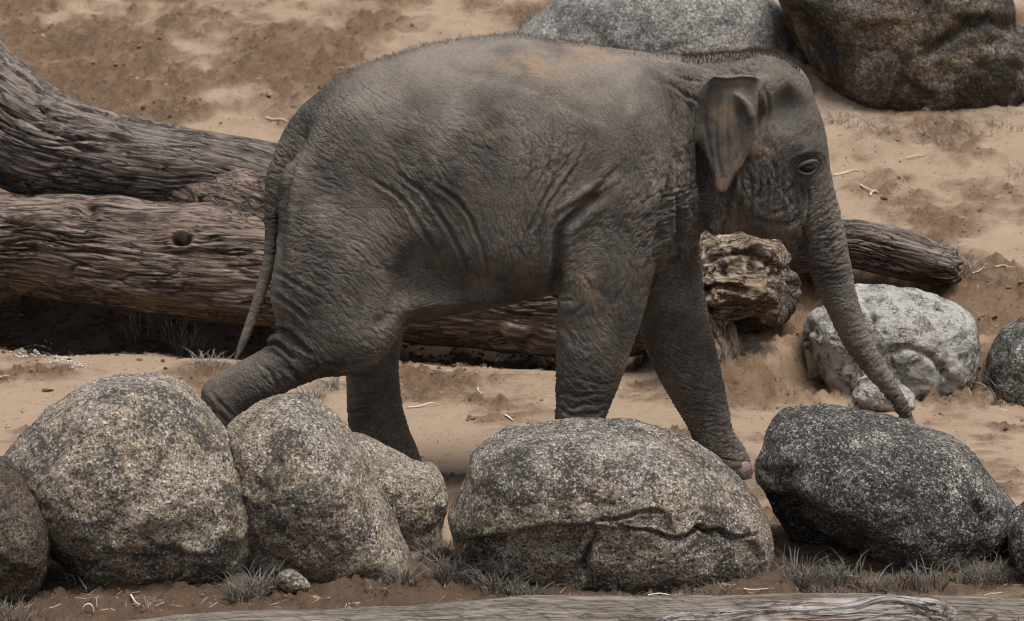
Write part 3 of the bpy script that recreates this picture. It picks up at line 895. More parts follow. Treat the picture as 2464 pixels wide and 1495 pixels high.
def chain(pts, k, clip=None, kk=0.0, nsub=4, target=None):
    """limb: (px, py, radius px, half width m, Y)"""
    q = []
    for px, py, r, ry, Y in pts:
        p = P(px, py, Y)
        q.append([*p, r * PX(Y), ry])
    q = catmull(np.array(q), nsub)
    R = q[:, 3:5].max() + 0.08
    sl, (x, y, z) = E.box(q[:, :3].min(0) - R, q[:, :3].max(0) + R)
    d = np.full(E.d[sl].shape, 0.5, np.float32)
    X0, Y0, Z0 = x.ravel(), y.ravel(), z.ravel()
    for a, b_ in zip(q[:-1], q[1:]):
        lo_, hi_ = np.minimum(a[:3], b_[:3]), np.maximum(a[:3], b_[:3])
        m_ = max(a[3], b_[3], a[4], b_[4]) + 0.085
        ii = [slice(*np.searchsorted(v_, (lo_[j] - m_, hi_[j] + m_))) for j, v_ in enumerate((X0, Y0, Z0))]
        x, y, z = X0[ii[0]][:, None, None], Y0[ii[1]][None, :, None], Z0[ii[2]][None, None, :]
        ab = b_[:3] - a[:3]
        L2 = ab @ ab + 1e-12
        h = np.clip(((x - a[0]) * ab[0] + (y - a[1]) * ab[1] + (z - a[2]) * ab[2]) / L2, 0, 1)
        r = a[3] + (b_[3] - a[3]) * h
        ry = a[4] + (b_[4] - a[4]) * h
        s_ = r / ry
        dx = x - a[0] - ab[0] * h; dy = (y - a[1] - ab[1] * h) * s_; dz = z - a[2] - ab[2] * h
        L = np.sqrt(dx * dx + dy * dy + dz * dz) + 1e-6
        dd = (L - r) / (np.sqrt(dx * dx + dz * dz + (dy * s_) ** 2) / L + 1e-3)
        d[tuple(ii)] = np.minimum(d[tuple(ii)], dd)
    if clip is not None:
        d = np.maximum(d, clip - Z0[None, None, :])
    E.union(sl, d.astype(np.float32), k)


def ell(px, py, Y, rx, ry, rz, k, rot=0.0, sub=False):
    c = P(px, py, Y)
    R = max(rx, ry, rz) + 0.08
    sl, (x, y, z) = E.box(c - R, c + R)
    dx, dy, dz = x - c[0], y - c[1], z - c[2]
    ca, sa = math.cos(rot), math.sin(rot)
    u, v = dx * ca + dz * sa, -dx * sa + dz * ca
    k0 = np.sqrt((u / rx) ** 2 + (dy / ry) ** 2 + (v / rz) ** 2) + 1e-6
    k1 = np.sqrt((u / rx ** 2) ** 2 + (dy / ry ** 2) ** 2 + (v / rz ** 2) ** 2) + 1e-6
    d = (k0 * (k0 - 1) / k1).astype(np.float32)
    (E.subtract if sub else E.union)(sl, d, k)


# trunk of the body and neck
loft_x([(672, 500, 640, 0.09), (690, 405, 715, 0.15), (712, 325, 750, 0.20), (745, 255, 775, 0.25), (790, 200, 785, 0.29), (850, 166, 790, 0.325), (900, 147, 790, 0.35),
        (960, 128, 780, 0.37), (1030, 109, 765, 0.39), (1100, 96, 752, 0.405), (1160, 88, 742, 0.41), (1220, 84, 731, 0.41), (1280, 88, 716, 0.40), (1340, 98, 703, 0.38),
        (1420, 109, 696, 0.355), (1500, 121, 685, 0.33), (1560, 128, 664, 0.31), (1600, 132, 640, 0.285), (1640, 135, 604, 0.25), (1690, 134, 555, 0.215), (1740, 130, 520, 0.19), (1790, 140, 480, 0.16)],
       0.02)
# far legs
chain([(900, 640, 110, 0.15, 0.2), (900, 760, 78, 0.125, 0.22), (896, 860, 66, 0.115, 0.22), (898, 930, 66, 0.11, 0.22), (905, 1000, 70, 0.11, 0.22), (915, 1060, 76, 0.115, 0.21), (928, 1110, 84, 0.12, 0.20), (936, 1150, 86, 0.12, 0.20)], 0.05, clip=0.0)
ell(985, 1128, 0.2, 0.06, 0.09, 0.045, 0.03)
chain([(1570, 470, 90, 0.14, 0.16), (1600, 600, 86, 0.135, 0.2), (1610, 700, 86, 0.13, 0.22), (1628, 800, 85, 0.125, 0.22), (1655, 880, 78, 0.115, 0.22), (1682, 950, 66, 0.105, 0.22), (1704, 1010, 55, 0.095, 0.22), (1716, 1050, 52, 0.095, 0.22), (1730, 1088, 56, 0.1, 0.22), (1742, 1125, 60, 0.105, 0.22), (1746, 1160, 62, 0.105, 0.22)], 0.05, clip=0.0)
chain([(1735, 1085, 44, 0.08, 0.2), (1768, 1115, 36, 0.085, 0.2), (1778, 1135, 30, 0.085, 0.2)], 0.04, clip=0.0)
# near hind leg: thigh, knee, trailing shank and lifted foot
chain([(800, 470, 130, 0.16, -0.14), (805, 560, 138, 0.17, -0.19), (808, 640, 148, 0.17, -0.22), (808, 715, 155, 0.165, -0.235), (820, 765, 142, 0.155, -0.24), (838, 800, 98, 0.14, -0.245)], 0.06)
chain([(800, 700, 132, 0.155, -0.23), (830, 765, 118, 0.15, -0.24), (848, 805, 80, 0.135, -0.245)], 0.04)
chain([(880, 800, 62, 0.12, -0.245), (800, 828, 72, 0.125, -0.245), (735, 852, 68, 0.115, -0.245), (665, 890, 61, 0.105, -0.245), (600, 928, 62, 0.105, -0.245), (556, 958, 64, 0.11, -0.245), (548, 985, 60, 0.11, -0.245), (560, 1020, 52, 0.1, -0.245), (580, 1060, 44, 0.095, -0.245)], 0.03)
ell(516, 948, -0.245, 0.055, 0.1, 0.05, 0.03, rot=-0.6)
ell(676, 812, -0.235, 0.06, 0.085, 0.03, 0.02, rot=0.35)
# fold of skin from belly to knee
chain([(905, 770, 55, 0.06, -0.275), (955, 738, 32, 0.05, -0.285), (1030, 724, 22, 0.05, -0.265), (1140, 714, 20, 0.06, -0.22), (1260, 700, 18, 0.06, -0.17)], 0.035)
# near front leg
chain([(1530, 330, 90, 0.10, -0.20), (1510, 430, 105, 0.13, -0.21), (1485, 520, 112, 0.15, -0.225), (1468, 600, 116, 0.15, -0.235), (1456, 680, 110, 0.145, -0.24), (1444, 750, 103, 0.135, -0.245),
       (1430, 820, 93, 0.125, -0.245), (1418, 890, 82, 0.115, -0.245), (1405, 950, 71, 0.105, -0.245), (1396, 1005, 62, 0.1, -0.245), (1393, 1060, 60, 0.1, -0.245), (1396, 1120, 66, 0.105, -0.25), (1402, 1170, 74, 0.115, -0.25), (1404, 1230, 76, 0.115, -0.25)], 0.045, clip=0.0)
ell(1384, 735, -0.285, 0.06, 0.075, 0.05, 0.03)
ell(1480, 480, -0.26, 0.11, 0.085, 0.14, 0.05)
# hanging chest folds
chain([(1612, 470, 22, 0.05, -0.17), (1612, 540, 20, 0.045, -0.16), (1608, 585, 16, 0.035, -0.15), (1610, 612, 10, 0.025, -0.14)], 0.022)
chain([(1650, 460, 22, 0.05, -0.12), (1652, 540, 19, 0.045, -0.12), (1645, 590, 15, 0.035, -0.11), (1642, 615, 9, 0.025, -0.11)], 0.022)
chain([(1580, 560, 40, 0.08, -0.08), (1620, 600, 34, 0.09, -0.02), (1660, 560, 28, 0.09, 0.0)], 0.04)
# head
chain([(1800, 215, 84, 0.15, 0.0), (1838, 215, 92, 0.185, 0.0), (1868, 235, 88, 0.175, 0.0), (1880, 290, 86, 0.165, 0.0)], 0.05)
chain([(1790, 330, 95, 0.20, 0.0), (1850, 340, 110, 0.20, 0.0), (1892, 350, 90, 0.175, 0.0)], 0.06)
chain([(1770, 430, 80, 0.19, 0.0), (1820, 470, 90, 0.185, 0.0), (1870, 490, 82, 0.165, 0.0), (1905, 500, 70, 0.14, 0.0)], 0.06)
chain([(1750, 480, 62, 0.17, 0.0), (1740, 520, 44, 0.15, 0.0)], 0.05)
ell(1718, 545, -0.10, 0.035, 0.05, 0.04, 0.02)
ell(1830, 440, -0.13, 0.12, 0.07, 0.13, 0.06)             # cheek
ell(1845, 205, -0.11, 0.10, 0.075, 0.10, 0.05)            # skull dome
ell(1930, 352, -0.115, 0.075, 0.05, 0.05, 0.05, rot=-0.4)  # brow
ell(1915, 262, -0.185, 0.085, 0.06, 0.075, 0.05, sub=True)  # temple hollow
chain([(1908, 300, 62, 0.15, 0.0), (1925, 370, 66, 0.14, 0.0), (1938, 440, 66, 0.125, 0.0), (1958, 510, 64, 0.108, 0.0), (1980, 570, 56, 0.092, 0.0), (1990, 610, 53, 0.088, 0.0), (2000, 650, 51, 0.084, 0.0), (2012, 690, 46, 0.077, 0.0),
       (2022, 720, 43, 0.073, 0.0), (2037, 760, 40, 0.068, 0.0), (2053, 800, 37, 0.064, 0.0), (2081, 850, 33, 0.057, 0.0), (2115, 900, 28.5, 0.049, 0.0), (2139, 932, 24.5, 0.043, 0.0), (2162, 966, 21, 0.038, 0.0),
       (2179, 1000, 19, 0.034, 0.0), (2188, 1030, 19.5, 0.034, 0.0), (2194, 1065, 20, 0.035, 0.0), (2196, 1100, 20, 0.035, 0.0)], 0.045)
chain([(1880, 540, 26, 0.07, 0.0), (1904, 575, 24, 0.05, 0.0), (1914, 604, 17, 0.036, 0.0), (1918, 624, 9, 0.02, 0.0)], 0.016)   # lower lip
ell(1925, 545, -0.085, 0.035, 0.03, 0.055, 0.02, rot=0.2)
ell(1852, 548, -0.06, 0.10, 0.07, 0.045, 0.03)
# eye socket
ell(1944, 401, -0.205, 0.036, 0.06, 0.026, 0.012, rot=0.25, sub=True)

# ear: a thin flap hung from the side of the head
EAR = [(1715, 176), (1694, 194), (1679, 221), (1670, 261), (1666, 300), (1664, 337), (1681, 341), (1684, 352), (1693, 364), (1713, 406), (1719, 440), (1724, 457), (1735, 465), (1746, 461), (1757, 442),
       (1766, 426), (1792, 396), (1806, 366), (1808, 334), (1806, 300), (1810, 270), (1818, 240), (1832, 205), (1826, 187), (1812, 179), (1781, 176)]


def ear_y(xp, zp):
    """depth of the flap over the picture plane (xp, zp in pixels)"""
    f = np.clip((1805 - xp) / 130.0, -0.3, 1.1)
    lo = np.clip((zp - 330) / 130.0, 0, 1)
    y = -0.212 - 0.06 * np.sin(np.clip(f, 0, 1) * 1.9) + 0.01 * lo
    y += 0.010 * np.sin((xp - 1690) / 15.0 + (zp - 200) / 60.0) * np.clip(f, 0, 1) + 0.002 * np.sin((xp - 1700) / 7.0 - (zp - 200) / 25.0)
    y -= 0.030 * np.exp(-((zp - 180) / 11.0) ** 2)          # curled upper rim
    return y


def add_ear():
    a, b_ = P(1655, 480, -0.25), P(1850, 160, -0.2)
    sl, (x, y, z) = E.box((a[0], -0.34, a[2]), (b_[0], -0.12, b_[2]))
    xg, zg = np.broadcast_arrays(x, z)
    V = np.stack([xg[:, 0, :].ravel(), np.full(xg[:, 0, :].size, -0.23), zg[:, 0, :].ravel()], 1).astype(float)
    px, py = project(V)
    d2 = poly_sdf(px, py, EAR) * PX(-0.23)
    ye = ear_y(px, py)
    shp = xg[:, 0, :].shape
    d2 = d2.reshape(shp)[:, None, :]; ye = ye.reshape(shp)[:, None, :]
    th = 0.0125
    q = np.abs(y - ye) - (th - 0.008)
    e = np.maximum(d2 + 0.008, -0.06)
    d = np.minimum(np.maximum(q, e), 0) + np.sqrt(np.maximum(q, 0) ** 2 + np.maximum(e, 0) ** 2) - 0.008
    E.union(sl, d.astype(np.float32), 0.010)


# hollow between ear and neck first, then the flap and its root
chain([(1690, 330, 26, 0.05, -0.235), (1694, 400, 30, 0.055, -0.225), (1690, 480, 26, 0.05, -0.21)], 0.001) if False else None
ell(1695, 420, -0.26, 0.055, 0.085, 0.16, 0.03, sub=True)
ell(1688, 250, -0.27, 0.05, 0.07, 0.12, 0.03, sub=True)
add_ear()
chain([(1830, 196, 16, 0.04, -0.195), (1818, 235, 15, 0.04, -0.2), (1808, 275, 15, 0.035, -0.205), (1802, 320, 14, 0.035, -0.2), (1800, 350, 12, 0.03, -0.2)], 0.015)
chain([(1768, 226, 5, 0.014, -0.262), (1785, 238, 8, 0.017, -0.252), (1799, 258, 9, 0.018, -0.245), (1806, 282, 9, 0.018, -0.238)], 0.008)
ell(1786, 285, -0.262, 0.018, 0.028, 0.05, 0.012, rot=0.1, sub=True)

# tail
TAIL = [(800, 250, 42, 0.05, 0.0), (752, 283, 40, 0.055, 0.0), (714, 330, 36, 0.055, 0.0), (688, 378, 31, 0.05, -0.015), (668, 430, 27, 0.042, -0.035), (658, 490, 22, 0.036, -0.055), (656, 550, 18, 0.03, -0.07), (652, 600, 16, 0.027, -0.09),
        (642, 650, 14.5, 0.025, -0.11), (628, 700, 13.5, 0.023, -0.13), (610, 755, 12.5, 0.021, -0.15), (592, 805, 11, 0.0185, -0.17), (578, 840, 8.5, 0.0145, -0.18), (567, 864, 5, 0.009, -0.19)]
TAIL = [(a_, b_, (r_ * 1.14 if i_ > 3 else r_), w_ * 1.1, y_) for i_, (a_, b_, r_, w_, y_) in enumerate(TAIL)]
chain(TAIL, 0.016)


def surface_nets(F):
    d = F.d
    nx, ny, nz = d.shape
    ins = d < 0
    c = np.zeros((nx - 1, ny - 1, nz - 1), np.uint8)
    for i in (0, 1):
        for j in (0, 1):
            for k in (0, 1):
                c += ins[i:nx - 1 + i, j:ny - 1 + j, k:nz - 1 + k]
    act = (c > 0) & (c < 8)
    ci = np.argwhere(act)
    idx = np.full(act.shape, -1, np.int32)
    idx[act] = np.arange(len(ci))
    pos = np.zeros((len(ci), 3)); cnt = np.zeros(len(ci))
    cor = [(i, j, k) for i in (0, 1) for j in (0, 1) for k in (0, 1)]
    for a in range(8):
        for b_ in range(a + 1, 8):
            A, B = np.array(cor[a]), np.array(cor[b_])
            if np.abs(A - B).sum() != 1: continue
            va = d[tuple((ci + A).T)]; vb = d[tuple((ci + B).T)]
            m = (va < 0) != (vb < 0)
            t_ = np.where(m, va / np.where(m, va - vb, 1), 0)
            pos += np.where(m[:, None], A + (B - A) * t_[:, None], 0)
            cnt += m
    V = F.lo + F.h * (ci + pos / cnt[:, None])
    quads = []
    for ax in range(3):
        s0 = [slice(None)] * 3; s1 = [slice(None)] * 3
        s0[ax] = slice(0, -1); s1[ax] = slice(1, None)
        a, b_ = ins[tuple(s0)], ins[tuple(s1)]
        e = np.argwhere(a != b_)
        o1, o2 = [(1, 2), (2, 0), (0, 1)][ax]
        ok = (e[:, o1] > 0) & (e[:, o2] > 0) & (e[:, o1] < d.shape[o1] - 1) & (e[:, o2] < d.shape[o2] - 1)
        e = e[ok]
        fl = a[tuple(e.T)]
        u = np.zeros(3, int); u[o1] = 1
        v = np.zeros(3, int); v[o2] = 1
        q = np.stack([idx[tuple((e - u - v).T)], idx[tuple((e - v).T)], idx[tuple(e.T)], idx[tuple((e - u).T)]], 1)
        q[~fl] = q[~fl][:, ::-1]
        quads.append(q)
    return V, np.vstack(quads)


def laplace(V, Q, it, lam=0.5):
    n = len(V)
    src = np.concatenate([Q[:, i] for i in range(4)] * 2)
    dst = np.concatenate([np.roll(Q, -1, 1)[:, i] for i in range(4)] + [np.roll(Q, 1, 1)[:, i] for i in range(4)])
    deg = np.bincount(src, minlength=n)[:, None]
    for _ in range(it):
        s = np.stack([np.bincount(src, V[dst, j], n) for j in range(3)], 1)
        V = V + lam * (s / deg - V)
    return V


EV, EQ = surface_nets(E)
# keep only the largest connected piece
def largest(V, Q):
    n = len(V)
    src = np.concatenate([Q[:, i] for i in range(4)]); dst = np.concatenate([Q[:, (i + 1) % 4] for i in range(4)])
    o_ = np.argsort(src, kind='stable'); src, dst = src[o_], dst[o_]
    st = np.searchsorted(src, np.arange(n))
    lab = np.arange(n)
    for _ in range(600):
        new = np.minimum(lab, np.minimum.reduceat(lab[dst], np.minimum(st, len(dst) - 1)))
        for _k in range(3): new = new[new]
        if (new == lab).all(): break
        lab = new
    keep = lab == np.bincount(lab).argmax()
    mp = np.cumsum(keep) - 1
    print('elephant pieces', len(np.unique(lab)), 'dropped', (~keep).sum())
    return V[keep], mp[Q[keep[Q[:, 0]]]]


EV, EQ = largest(EV, EQ)
EV = laplace(EV, EQ, 3)
tmp = mesh_obj('elephant_base', EV, EQ, None)
sub = tmp.modifiers.new('sub', 'SUBSURF'); sub.levels = 1; sub.render_levels = 1
dg = bpy.context.evaluated_depsgraph_get()
me2 = bpy.data.meshes.new_from_object(tmp.evaluated_get(dg))
nv = len(me2.vertices)
SV = np.empty(nv * 3, np.float32); me2.vertices.foreach_get('co', SV); SV = SV.reshape(-1, 3).astype(float)
SQ = np.empty(len(me2.loops), np.int32); me2.loops.foreach_get('vertex_index', SQ); SQ = SQ.reshape(-1, 4)
bpy.data.objects.remove(tmp); bpy.data.meshes.remove(me2)
SN = vnormals(SV, SQ)
px, py = project(SV)
near = sstep(0.25, -0.05, SN[:, 1])          # sides turned to the camera

# --- skin folds: crease direction field over the flank, from hand-placed samples (px, py, angle deg, strength)
DIRS = [(760, 330, -30, .35), (850, 250, -40, .25), (900, 400, -38, .35), (1000, 300, -35, .3), (1100, 200, -10, .2), (1300, 160, 0, .2), (1450, 220, -60, .3), (750, 480, -8, .5), (720, 600, 10, .6),
        (800, 560, -18, .55), (850, 650, -38, .6), (750, 700, -36, .7), (900, 760, -52, .6), (1000, 520, -52, .7), (1080, 620, -66, .9), (1180, 600, -78, .8), (1250, 500, 82, .7), (1320, 420, 68, .8),
        (1400, 450, 48, .8), (1150, 450, -50, .45), (1200, 350, -45, .35), (1300, 300, -70, .45), (1200, 700, -80, .6), (1050, 730, 12, .6), (1560, 300, 90, .4), (1500, 450, 62, .4), (1580, 450, 85, .6),
        (1660, 250, -68, .9), (1650, 400, 90, .9), (1640, 520, 40, 2.2), (1605, 570, 20, 2.0), (1665, 470, -10, 1.8), (1650, 580, 20, 1.8), (1420, 600, 18, .8), (1510, 620, 80, .7), (1450, 690, 84, .5), (1400, 760, 88, .3), (1380, 850, -38, .5), (1450, 850, -48, .5), (1390, 980, -4, 1.0),
        (1440, 1000, 4, 1.0), (1620, 750, -14, .8), (1660, 900, -14, 1.0), (1700, 1020, 4, 1.5), (1720, 1060, 0, 1.2), (720, 860, -48, .9), (640, 880, -58, .7), (560, 940, -60, .6), (520, 970, -55, .6), (890, 950, 6, .8),
        (930, 1080, 0, .8), (1780, 480, 88, .9), (1860, 450, 88, .9), (1900, 250, 60, .25), (1840, 300, 80, .5), (1940, 330, 30, .25), (1740, 300, 75, .3), (1900, 520, 40, .9), (1720, 160, -20, .6)]
TR = np.array([(1958, 510), (1980, 570), (1990, 610), (2000, 650), (2022, 720), (2053, 800), (2081, 850), (2115, 900), (2139, 932), (2162, 966), (2179, 1000), (2190, 1050)], float)
for i in range(len(TR) - 1):
    t_ = TR[i + 1] - TR[i]
    a = math.degrees(math.atan2(-t_[1], t_[0])) + 90
    DIRS.append((*(TR[i] + TR[i + 1]) / 2, a, 1.15 if i > 0 else 0.8))
for i in range(len(TAIL) - 1):
    p0, p1 = np.array(TAIL[i][:2]), np.array(TAIL[i + 1][:2])
    t_ = p1 - p0
    DIRS.append((*(p0 + p1) / 2, math.degrees(math.atan2(-t_[1], t_[0])) + 90, 0.9 if i < 6 else 0.35))
cs = np.zeros(nv); sn = np.zeros(nv); am = np.zeros(nv); ws = np.full(nv, 1e-9)
for dx, dy, a, s_ in DIRS:
    sig = 26.0 if (dx > 1940 and dy > 480) or dx < 700 else 52.0
    d2_ = ((px - dx) ** 2 + (py - dy) ** 2) / (sig * sig)
    w = np.exp(-0.5 * np.minimum(d2_, 60)) + 1e-5 / (1 + d2_)
    r_ = math.radians(2 * a)
    cs += w * math.cos(r_); sn += w * math.sin(r_); am += w * s_; ws += w
theta = 0.5 * np.arctan2(sn, cs) % math.pi
amp = am / ws
K = 12
tk = theta / math.pi * K
k0 = np.floor(tk).astype(int)
fr = tk - k0


def oriented(per, asp, seed, warp=0.3):
    out = np.zeros(nv)
    wp = warp * per
    jx = wp * 3 * fbm(SV[:, 0] * 9, SV[:, 1] * 9, SV[:, 2] * 9, seed + 50, 3)
    jz = wp * 3 * fbm(SV[:, 0] * 9, SV[:, 1] * 9, SV[:, 2] * 9, seed + 51, 3)
    for k in range(K):
        for wsel, msk in ((1 - fr, (k0 % K) == k), (fr, ((k0 + 1) % K) == k)):
            m = np.where(msk)[0]
            if not len(m): continue
            a = math.pi * k / K
            X_, Z_ = SV[m, 0] + jx[m], SV[m, 2] + jz[m]
            u = X_ * math.cos(a) + Z_ * math.sin(a)
            v = -X_ * math.sin(a) + Z_ * math.cos(a)
            out[m] += wsel[m] * pnoise(v / per, u / (per * asp), SV[m, 1] / (per * asp), seed + k * 7)
    return out


def cracks(n, w): return np.clip(1 - np.abs(n) / w, 0, 1)


n1 = oriented(0.040, 5.0, 100)
n2 = oriented(0.020, 4.5, 200)
n3 = oriented(0.0115, 4.0, 300)
iso = fbm(SV[:, 0] * 26, SV[:, 1] * 26, SV[:, 2] * 26, 61, 3)
patch = 0.55 + 0.9 * sstep(-0.25, 0.3, fbm(SV[:, 0] * 3, SV[:, 1] * 3, SV[:, 2] * 3, 71, 2))
disp = -(0.0046 * cracks(n1, 0.10) + 0.0042 * cracks(n2, 0.16) + 0.0026 * cracks(n3, 0.26)) * amp * patch
disp += (0.0006 + 0.003 * sstep(0.8, 1.5, amp)) * n1 + 0.0008 * amp * n2 + 0.0008 * iso * (0.3 + amp)
# trunk and lower far foreleg carry strong rings on their edges
# --- individual creases traced from the photograph: points, depth (m), half width (px)
CREASES = [
    ([(890, 430), (952, 467), (997, 520), (1022, 565), (1054, 623), (1075, 680)], .010, 5), ([(952, 417), (1013, 458), (1054, 512), (1095, 577), (1116, 623), (1130, 690)], .010, 5),
    ([(1034, 438), (1108, 491), (1149, 561), (1169, 623), (1175, 690)], .008, 5), ([(1329, 278), (1325, 356), (1313, 438), (1280, 541), (1256, 602)], .008, 4),
    ([(1366, 311), (1354, 376), (1321, 459), (1293, 520)], .008, 4), ([(1280, 335), (1272, 418), (1256, 500)], .006, 4), ([(1410, 330), (1395, 390), (1350, 450), (1310, 520), (1285, 600)], .008, 4),
    ([(1485, 406), (1417, 474), (1344, 517), (1318, 570)], .012, 7), ([(1372, 378), (1316, 474), (1276, 558)], .008, 5),
    ([(1451, 462), (1389, 513), (1350, 555), (1340, 614), (1341, 705)], .034, 11),
    ([(1349, 750), (1372, 757), (1406, 735), (1420, 699), (1406, 665)], .005, 5), ([(1347, 722), (1378, 724)], .007, 4), ([(1361, 575), (1417, 547), (1473, 552), (1507, 598)], .002, 4),
    ([(1355, 598), (1411, 581), (1456, 598), (1479, 654), (1468, 722), (1440, 778)], .0015, 5), ([(1347, 780), (1368, 810), (1380, 840)], .007, 6),
    ([(1335, 947), (1389, 954), (1430, 950)], .006, 4), ([(1335, 975), (1372, 998), (1445, 992)], .007, 4),
    ([(1612, 430), (1590, 530), (1578, 614), (1563, 655)], .022, 9), ([(1687, 330), (1693, 474), (1687, 560)], .03, 12), ([(1624, 240), (1622, 382), (1608, 462), (1590, 520)], .012, 8),
    ([(1632, 470), (1634, 540), (1630, 610)], .018, 6), ([(1662, 440), (1670, 520), (1660, 590)], .015, 6),
    ([(1650, 220), (1664, 300), (1660, 380), (1668, 450)], .010, 6), ([(1600, 200), (1630, 215), (1665, 235), (1690, 260)], .009, 5), ([(1620, 175), (1650, 190), (1690, 200)], .007, 5),
    ([(658, 654), (703, 674), (755, 710)], .008, 5), ([(654, 708), (703, 738), (743, 771)], .015, 5), ([(648, 799), (683, 797), (719, 825), (755, 857)], .028, 6), ([(634, 829), (670, 831), (711, 863)], .02, 5),
    ([(690, 885), (705, 900), (724, 922)], .012, 6), ([(823, 883), (783, 881), (735, 909)], .008, 5), ([(620, 870), (650, 900), (672, 940)], .006, 5),
    ([(945, 640), (952, 706), (935, 756), (900, 795)], .014, 16), ([(835, 958), (876, 954), (905, 945)], .010, 4), ([(835, 998), (870, 990), (905, 974)], .010, 4), ([(840, 905), (880, 908), (930, 900)], .008, 5),
    ([(500, 985), (530, 1000), (550, 1020)], .006, 4), ([(505, 940), (530, 970), (560, 1005)], .004, 4),
    ([(742, 300), (720, 352), (696, 417), (682, 483), (676, 561), (672, 620)], .022, 8),
    ([(1805, 414), (1809, 462), (1801, 523)], .008, 4), ([(1862, 390), (1870, 442), (1862, 499)], .008, 4), ([(1830, 410), (1830, 462), (1821, 503)], .007, 4), ([(1769, 422), (1757, 471), (1745, 535), (1737, 562)], .014, 6),
    ([(1785, 430), (1782, 480), (1772, 545)], .008, 4), ([(1845, 430), (1850, 480), (1845, 515)], .007, 4), ([(1885, 440), (1888, 480), (1880, 510)], .009, 4),
    ([(1800, 525), (1840, 535), (1880, 542), (1910, 535), (1920, 500), (1914, 471)], .013, 6), ([(1926, 446), (1932, 503), (1908, 548)], .010, 4), ([(1942, 450), (1946, 500), (1940, 545)], .010, 4),
    ([(1910, 442), (1896, 471), (1908, 499)], .010, 5), ([(1905, 490), (1890, 505), (1860, 512)], .008, 4), ([(1938, 545), (1936, 580), (1932, 610)], .022, 8), ([(1820, 210), (1830, 260), (1818, 320)], .007, 4), ([(1845, 215), (1850, 270), (1836, 330)], .006, 4),
    ([(1736, 380), (1748, 400), (1760, 402)], .003, 4),
    ([(1040, 150), (1120, 175), (1200, 190), (1290, 215), (1380, 262), (1430, 290)], .004, 14),
]
for r_, dpt, hw in ((1.0, 0.007, 3.0), (1.35, 0.009, 3.5), (1.75, 0.005, 3.5)):
    el = []
    for t_ in np.linspace(0, 2 * math.pi, 17):
        u, v = 25 * r_ * math.cos(t_), 17 * r_ * math.sin(t_)
        el.append((1943 + u * math.cos(-0.3) - v * math.sin(-0.3), 402 + u * math.sin(-0.3) + v * math.cos(-0.3)))
    CREASES.append((el, dpt, hw))
wobx = 5 * pnoise(SV[:, 0] * 14, SV[:, 1] * 14, SV[:, 2] * 14, 91)
woby = 5 * pnoise(SV[:, 0] * 14, SV[:, 1] * 14, SV[:, 2] * 14, 92)
for pts_, dep, hw in CREASES:
    a = np.array(pts_)
    m = np.where((px > a[:, 0].min() - 40) & (px < a[:, 0].max() + 40) & (py > a[:, 1].min() - 40) & (py < a[:, 1].max() + 40) & (near > 0))[0]
    small = 0.3 if hw < 4 else 1.0
    d, tt = line_dist(px[m] + wobx[m] * small, py[m] + woby[m] * small, pts_)
    tap = sstep(0, 0.15, tt + 0.03) * sstep(0, 0.15, 1.03 - tt)
    disp[m] += near[m] * tap * (-dep * np.exp(-(d / hw) ** 2) + 0.35 * dep * np.exp(-((d - 2.2 * hw) / (1.3 * hw)) ** 2))
# broad forms: ribs, hip, belly hollow
for bx_, by_, sx, sy, h in ((1100, 330, 150, 100, .012), (820, 260, 60, 50, .012), (1010, 650, 55, 60, -.045), (1120, 680, 90, 28, -.02), (1230, 620, 110, 70, .012), (1560, 250, 60, 110, .012), (1470, 330, 40, 90, -.010),
                            (860, 620, 90, 120, .012), (1405, 690, 30, 45, .012), (1060, 430, 90, 50, .008), (915, 480, 40, 90, -.010)):
    disp += near * h * np.exp(-(((px - bx_) / sx) ** 2 + ((py - by_) / sy) ** 2))
earm = np.where((poly_sdf(px, py, EAR) < 2) & (SV[:, 1] < -0.185), 1.0, 0.0)
disp = disp * (1 - 0.72 * earm)
for pts_, dep, hw in (([(1712, 200), (1700, 260), (1698, 320), (1715, 390)], .004, 4), ([(1735, 215), (1722, 280), (1724, 350), (1735, 420)], .004, 4), ([(1755, 240), (1748, 300), (1752, 360), (1750, 415)], .004, 4),
                      ([(1712, 192), (1750, 196), (1790, 192), (1815, 198)], .006, 4), ([(1780, 300), (1782, 350), (1770, 395)], .004, 4)):
    d, tt = line_dist(px + wobx * 0.6, py + woby * 0.6, pts_)
    disp += earm * (-dep * np.exp(-(d / hw) ** 2) + 0.5 * dep * np.exp(-((d - 2 * hw) / (1.3 * hw)) ** 2)) * sstep(0, 0.15, tt + 0.03) * sstep(0, 0.15, 1.03 - tt)
thin = sstep(0.05, 0.12, np.minimum(np.hypot(px - 575, py - 850) * PX(0), 1))
disp *= 0.35 + 0.65 * thin
SV2 = SV + SN * disp[:, None]

# --- colour fields of the skin itself
def blob(x0, y0, sx, sy): return np.exp(-(((px - x0) / sx) ** 2 + ((py - y0) / sy) ** 2))


